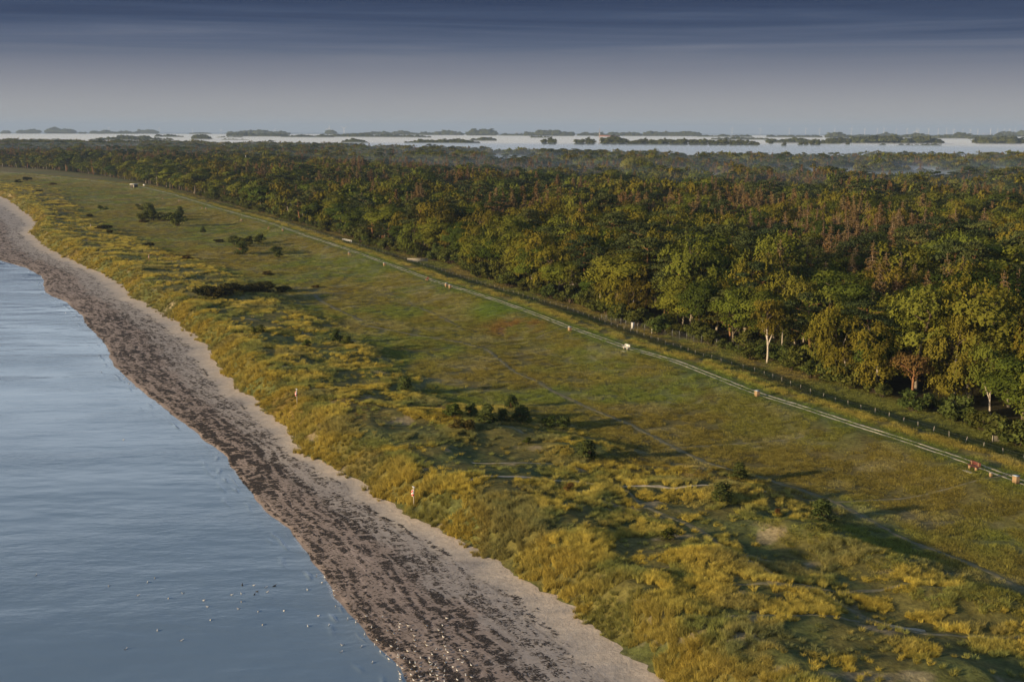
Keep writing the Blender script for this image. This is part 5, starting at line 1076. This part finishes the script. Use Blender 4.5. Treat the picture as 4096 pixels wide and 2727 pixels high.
# telecom tower in the wood
x, y = -464., 1935.; t = thing('telecom_tower', 'telecom tower with white panel antennas above the dark wood', 'tower', (x, y, gz(x, y)))
lattice(t, 24., 1.2, .8, 6, 'telecom', [STEEL])
for lvl, z in enumerate((19., 23.5)):
    b = MB(); b.box(-3.6, 3.6, -.12, .12, z, z + .25).box(-.12, .12, -3.6, 3.6, z + .27, z + .5); plat = obj('platform', b.mesh('telecom_platform', [STEEL]), t)
    for k in range(6): b = MB(); a = k * 1.047; px, py = math.cos(a) * 3.3, math.sin(a) * 3.3; b.box(px - .22, px + .22, py - .12, py + .12, z - 1.0, z + 1.5); obj('antenna_panel', b.mesh('telecom_panel', [STEEL if k % 2 else WHITEP]), plat)
b = MB(); b.tube([(0, 0, 24), (0, 0, 31)], .12, 6); obj('antenna_rod', b.mesh('telecom_rod', [STEEL]), t)
x, y = -238., 1078.; t = thing('white_pole', 'slim white pole standing up through the wood', 'pole', (x, y, Z(x, y))); b = MB(); b.tube([(0, 0, -.3), (0, 0, 17), (0, 0, 20.5)], [.22, .2, .16], 8); obj('shaft', b.mesh('pole_shaft', [WHITEP], True), t); b = MB(); b.tube([(0, 0, 20.5), (0, 0, 20.8)], .3, 8); obj('cap', b.mesh('pole_cap', [WHITEP]), t)
# church with a brick tower
BR = simple('church_brick', (.30, .10, .065), .85, .2, .3); RT = simple('roof_tile', (.20, .075, .05), .85, .2, .3); GL = simple('dark_glass', (.03, .035, .04), .2, .1)
def gable(b, x0, x1, y0, y1, z0, z1, m=0):
    ym = (y0 + y1) / 2; b.add([(x0, y0, z0), (x1, y0, z0), (x1, y1, z0), (x0, y1, z0), (x0, ym, z1), (x1, ym, z1)], [(0, 1, 5, 4), (2, 3, 4, 5), (0, 4, 3), (1, 2, 5), (0, 3, 2, 1)], m); return b
x, y = 966., 7660.; t = thing('church', 'red brick church tower on the wooded rise at the horizon', 'church', (x, y, gz(x, y)))
b = MB(); b.box(6, 30, -6, 6, 0, 13); obj('wall', b.mesh('church_nave', [BR]), t); b = MB(); gable(b, 5.5, 30.5, -6.6, 6.6, 13.02, 22); obj('roof', b.mesh('church_roof', [RT]), t)
b = MB(); b.box(-6, 5.9, -6, 6, 0, 27); towero = obj('tower', b.mesh('church_tower', [BR]), t)
b = MB(); b.add([(-6.5, -6.5, 27.02), (6.4, -6.5, 27.02), (6.4, 6.5, 27.02), (-6.5, 6.5, 27.02), (0, 0, 41)], [(0, 1, 4), (1, 2, 4), (2, 3, 4), (3, 0, 4), (3, 2, 1, 0)]); obj('spire', b.mesh('church_spire', [RT]), towero)
for k in range(2): b = MB(); b.box(-3.4 + k * 4, -1.0 + k * 4, -6.08, -6.01, 17, 22); obj('window', b.mesh('church_window', [GL]), towero)
# farm buildings with red roofs
for i, (x, y, L) in enumerate([(520., 6500., 110.), (1760., 6250., 60.), (1270., 6900., 30.)]):
    t = thing('farm_building', ['long low red-roofed farm building behind the radio mast', 'red-roofed farm building before the offshore turbines', 'small red-roofed house right of the church'][i], 'building', (x, y, gz(x, y)), -.1)
    b = MB(); b.box(-L / 2, L / 2, -8, 8, 0, 8); obj('wall', b.mesh('farm_wall', [WHITEP if i else STONE]), t); b = MB(); gable(b, -L / 2 - .8, L / 2 + .8, -9, 9, 8.02, 15); obj('roof', b.mesh('farm_roof', [RT]), t)
    for k in range(4): b = MB(); a = -L * .4 + k * L * .25; b.box(a, a + 3, -8.1, -8.02, 3, 6); obj('window', b.mesh('farm_window', [GL]), t)
# ships on the horizon
HULL = simple('ship_hull', (.16, .10, .09), .7, .2, .05)
for i, (rat, d, L) in enumerate([(.0056, 24500., 150.), (.392, 24000., 210.), (.3355, 24000., 90.)]):
    x, y = rat * d, d; t = thing('cargo_ship', ['small cargo ship on the horizon near the centre', 'long cargo ship on the horizon among the offshore turbines', 'low ship on the horizon behind the large pale turbine'][i], 'ship', (x, y, gz(x, y, 0.)), .05)
    b = MB(); b.add([(-L / 2, -12, -2), (L * .42, -12, -2), (L * .42, 12, -2), (-L / 2, 12, -2), (-L / 2 - 2, -13, 15), (L * .47, -11, 15), (L * .47, 11, 15), (-L / 2 - 2, 13, 15), (L / 2, 0, 17), (L * .47, 0, -2)],
                    [(0, 3, 2, 9, 1), (4, 5, 8, 6, 7), (0, 1, 5, 4), (2, 3, 7, 6), (3, 0, 4, 7), (1, 9, 8, 5), (9, 2, 6, 8)]); obj('hull', b.mesh('ship_hull', [HULL]), t)
    b = MB(); b.box(-L * .46, -L * .36, -10, 10, 15.1, 32); obj('deckhouse', b.mesh('ship_deckhouse', [WHITEP]), t); b = MB(); b.tube([(-L * .44, 0, 32), (-L * .44, 0, 39)], 2.2, 8); obj('funnel', b.mesh('ship_funnel', [HULL]), t)
    for k in range(2): b = MB(); b.tube([(-L * .1 + k * L * .28, 0, 15), (-L * .1 + k * L * .28, 0, 30)], .9, 6); obj('derrick', b.mesh('ship_derrick', [HULL]), t)

# ------------------------------------------------------------------ ground fog and haze
def volume_mat(name, col, dens, aniso=0.):
    m = bpy.data.materials.new(name); m.use_nodes = True; nt = m.node_tree; nt.nodes.clear()
    o = nd(nt, 'ShaderNodeOutputMaterial'); v = nd(nt, 'ShaderNodeVolumePrincipled'); v.inputs['Color'].default_value = col + (1,); v.inputs['Density'].default_value = dens; v.inputs['Anisotropy'].default_value = aniso
    nt.links.new(v.outputs[0], o.inputs['Volume']); return m
def fog_bank(name, rin, rout, a0, a1, ztop, dens, label, wob=.5, na=40, nr=30, col=(.62, .70, .84)):
    a = np.radians(90 - np.linspace(a1, a0, na)); rows_ = []
    for ai in a:
        deg = 90 - math.degrees(ai); r0 = np.interp(deg, [p[0] for p in rin], [p[1] for p in rin]); rows_.append(np.geomspace(r0, rout, nr))
    Rr = np.array(rows_); A = np.repeat(a[:, None], nr, 1); X = Rr * np.cos(A); Y = Rr * np.sin(A)
    zt = ztop + wob * 2 * (fbm(X / 350, Y / 500, 31, 2) - .5); base = -drop(X, Y)
    n = na * nr; v = np.concatenate([np.stack([X, Y, base + zt], -1).reshape(-1, 3), np.stack([X, Y, base - 3 + 0 * zt], -1).reshape(-1, 3)])
    g = grid_faces(na, nr); F = [tuple(q) for q in g[:, ::-1]] + [tuple(q + n) for q in g]
    for i in range(na - 1):
        for j in (0, nr - 1): p, q = i * nr + j, (i + 1) * nr + j; F.append((p, q, q + n, p + n) if j == 0 else (q, p, p + n, q + n))
    for j in range(nr - 1):
        for i in (0, na - 1): p, q = i * nr + j, i * nr + j + 1; F.append((q, p, p + n, q + n) if i == 0 else (p, q, q + n, p + n))
    me = mesh(name, v, F, [volume_mat(name, col, dens)])
    import bmesh
    bm = bmesh.new(); bm.from_mesh(me); bmesh.ops.recalc_face_normals(bm, faces=bm.faces); bm.to_mesh(me); bm.free()
    return obj(name, me, kind='stuff', label=label)
IN = [(-27, 2700), (-14, 2450), (-6, 2050), (0, 1750), (8, 1480), (27, 1420)]
fog_bank('ground_fog', IN, 9000, -30, 32, 6.5, FOG_DENSITY, 'white ground fog lying over the fields beyond the wood', wob=1.3)
fog_bank('ground_fog', IN, 9000, -30, 32, 10.5, FOG_DENSITY * .22, 'thin upper veil of the ground fog over the fields')
fog_bank('ground_fog', [(-27, 1700), (-8, 1200), (2, 800), (27, 650)], 3000, -30, 32, 13.0, .0055, 'thin bluish mist between the trees of the far wood', wob=3., col=(.45, .56, .75))
fog_bank('ground_fog', [(-27, 1900), (-14, 1400), (-6, 1000), (2, 750), (27, 600)], 2350, -30, 32, 21.0, .0008, 'faint blue veil hanging over the far wood', wob=2., col=(.32, .44, .66))
b = MB(); b.box(-30000, 30000, -6000, 44000, -150, 160)
o = obj('haze', b.mesh('haze', [volume_mat('haze', (.34, .45, .64), HAZE_DENSITY)]), kind='stuff', label='pale morning haze over the whole coast')
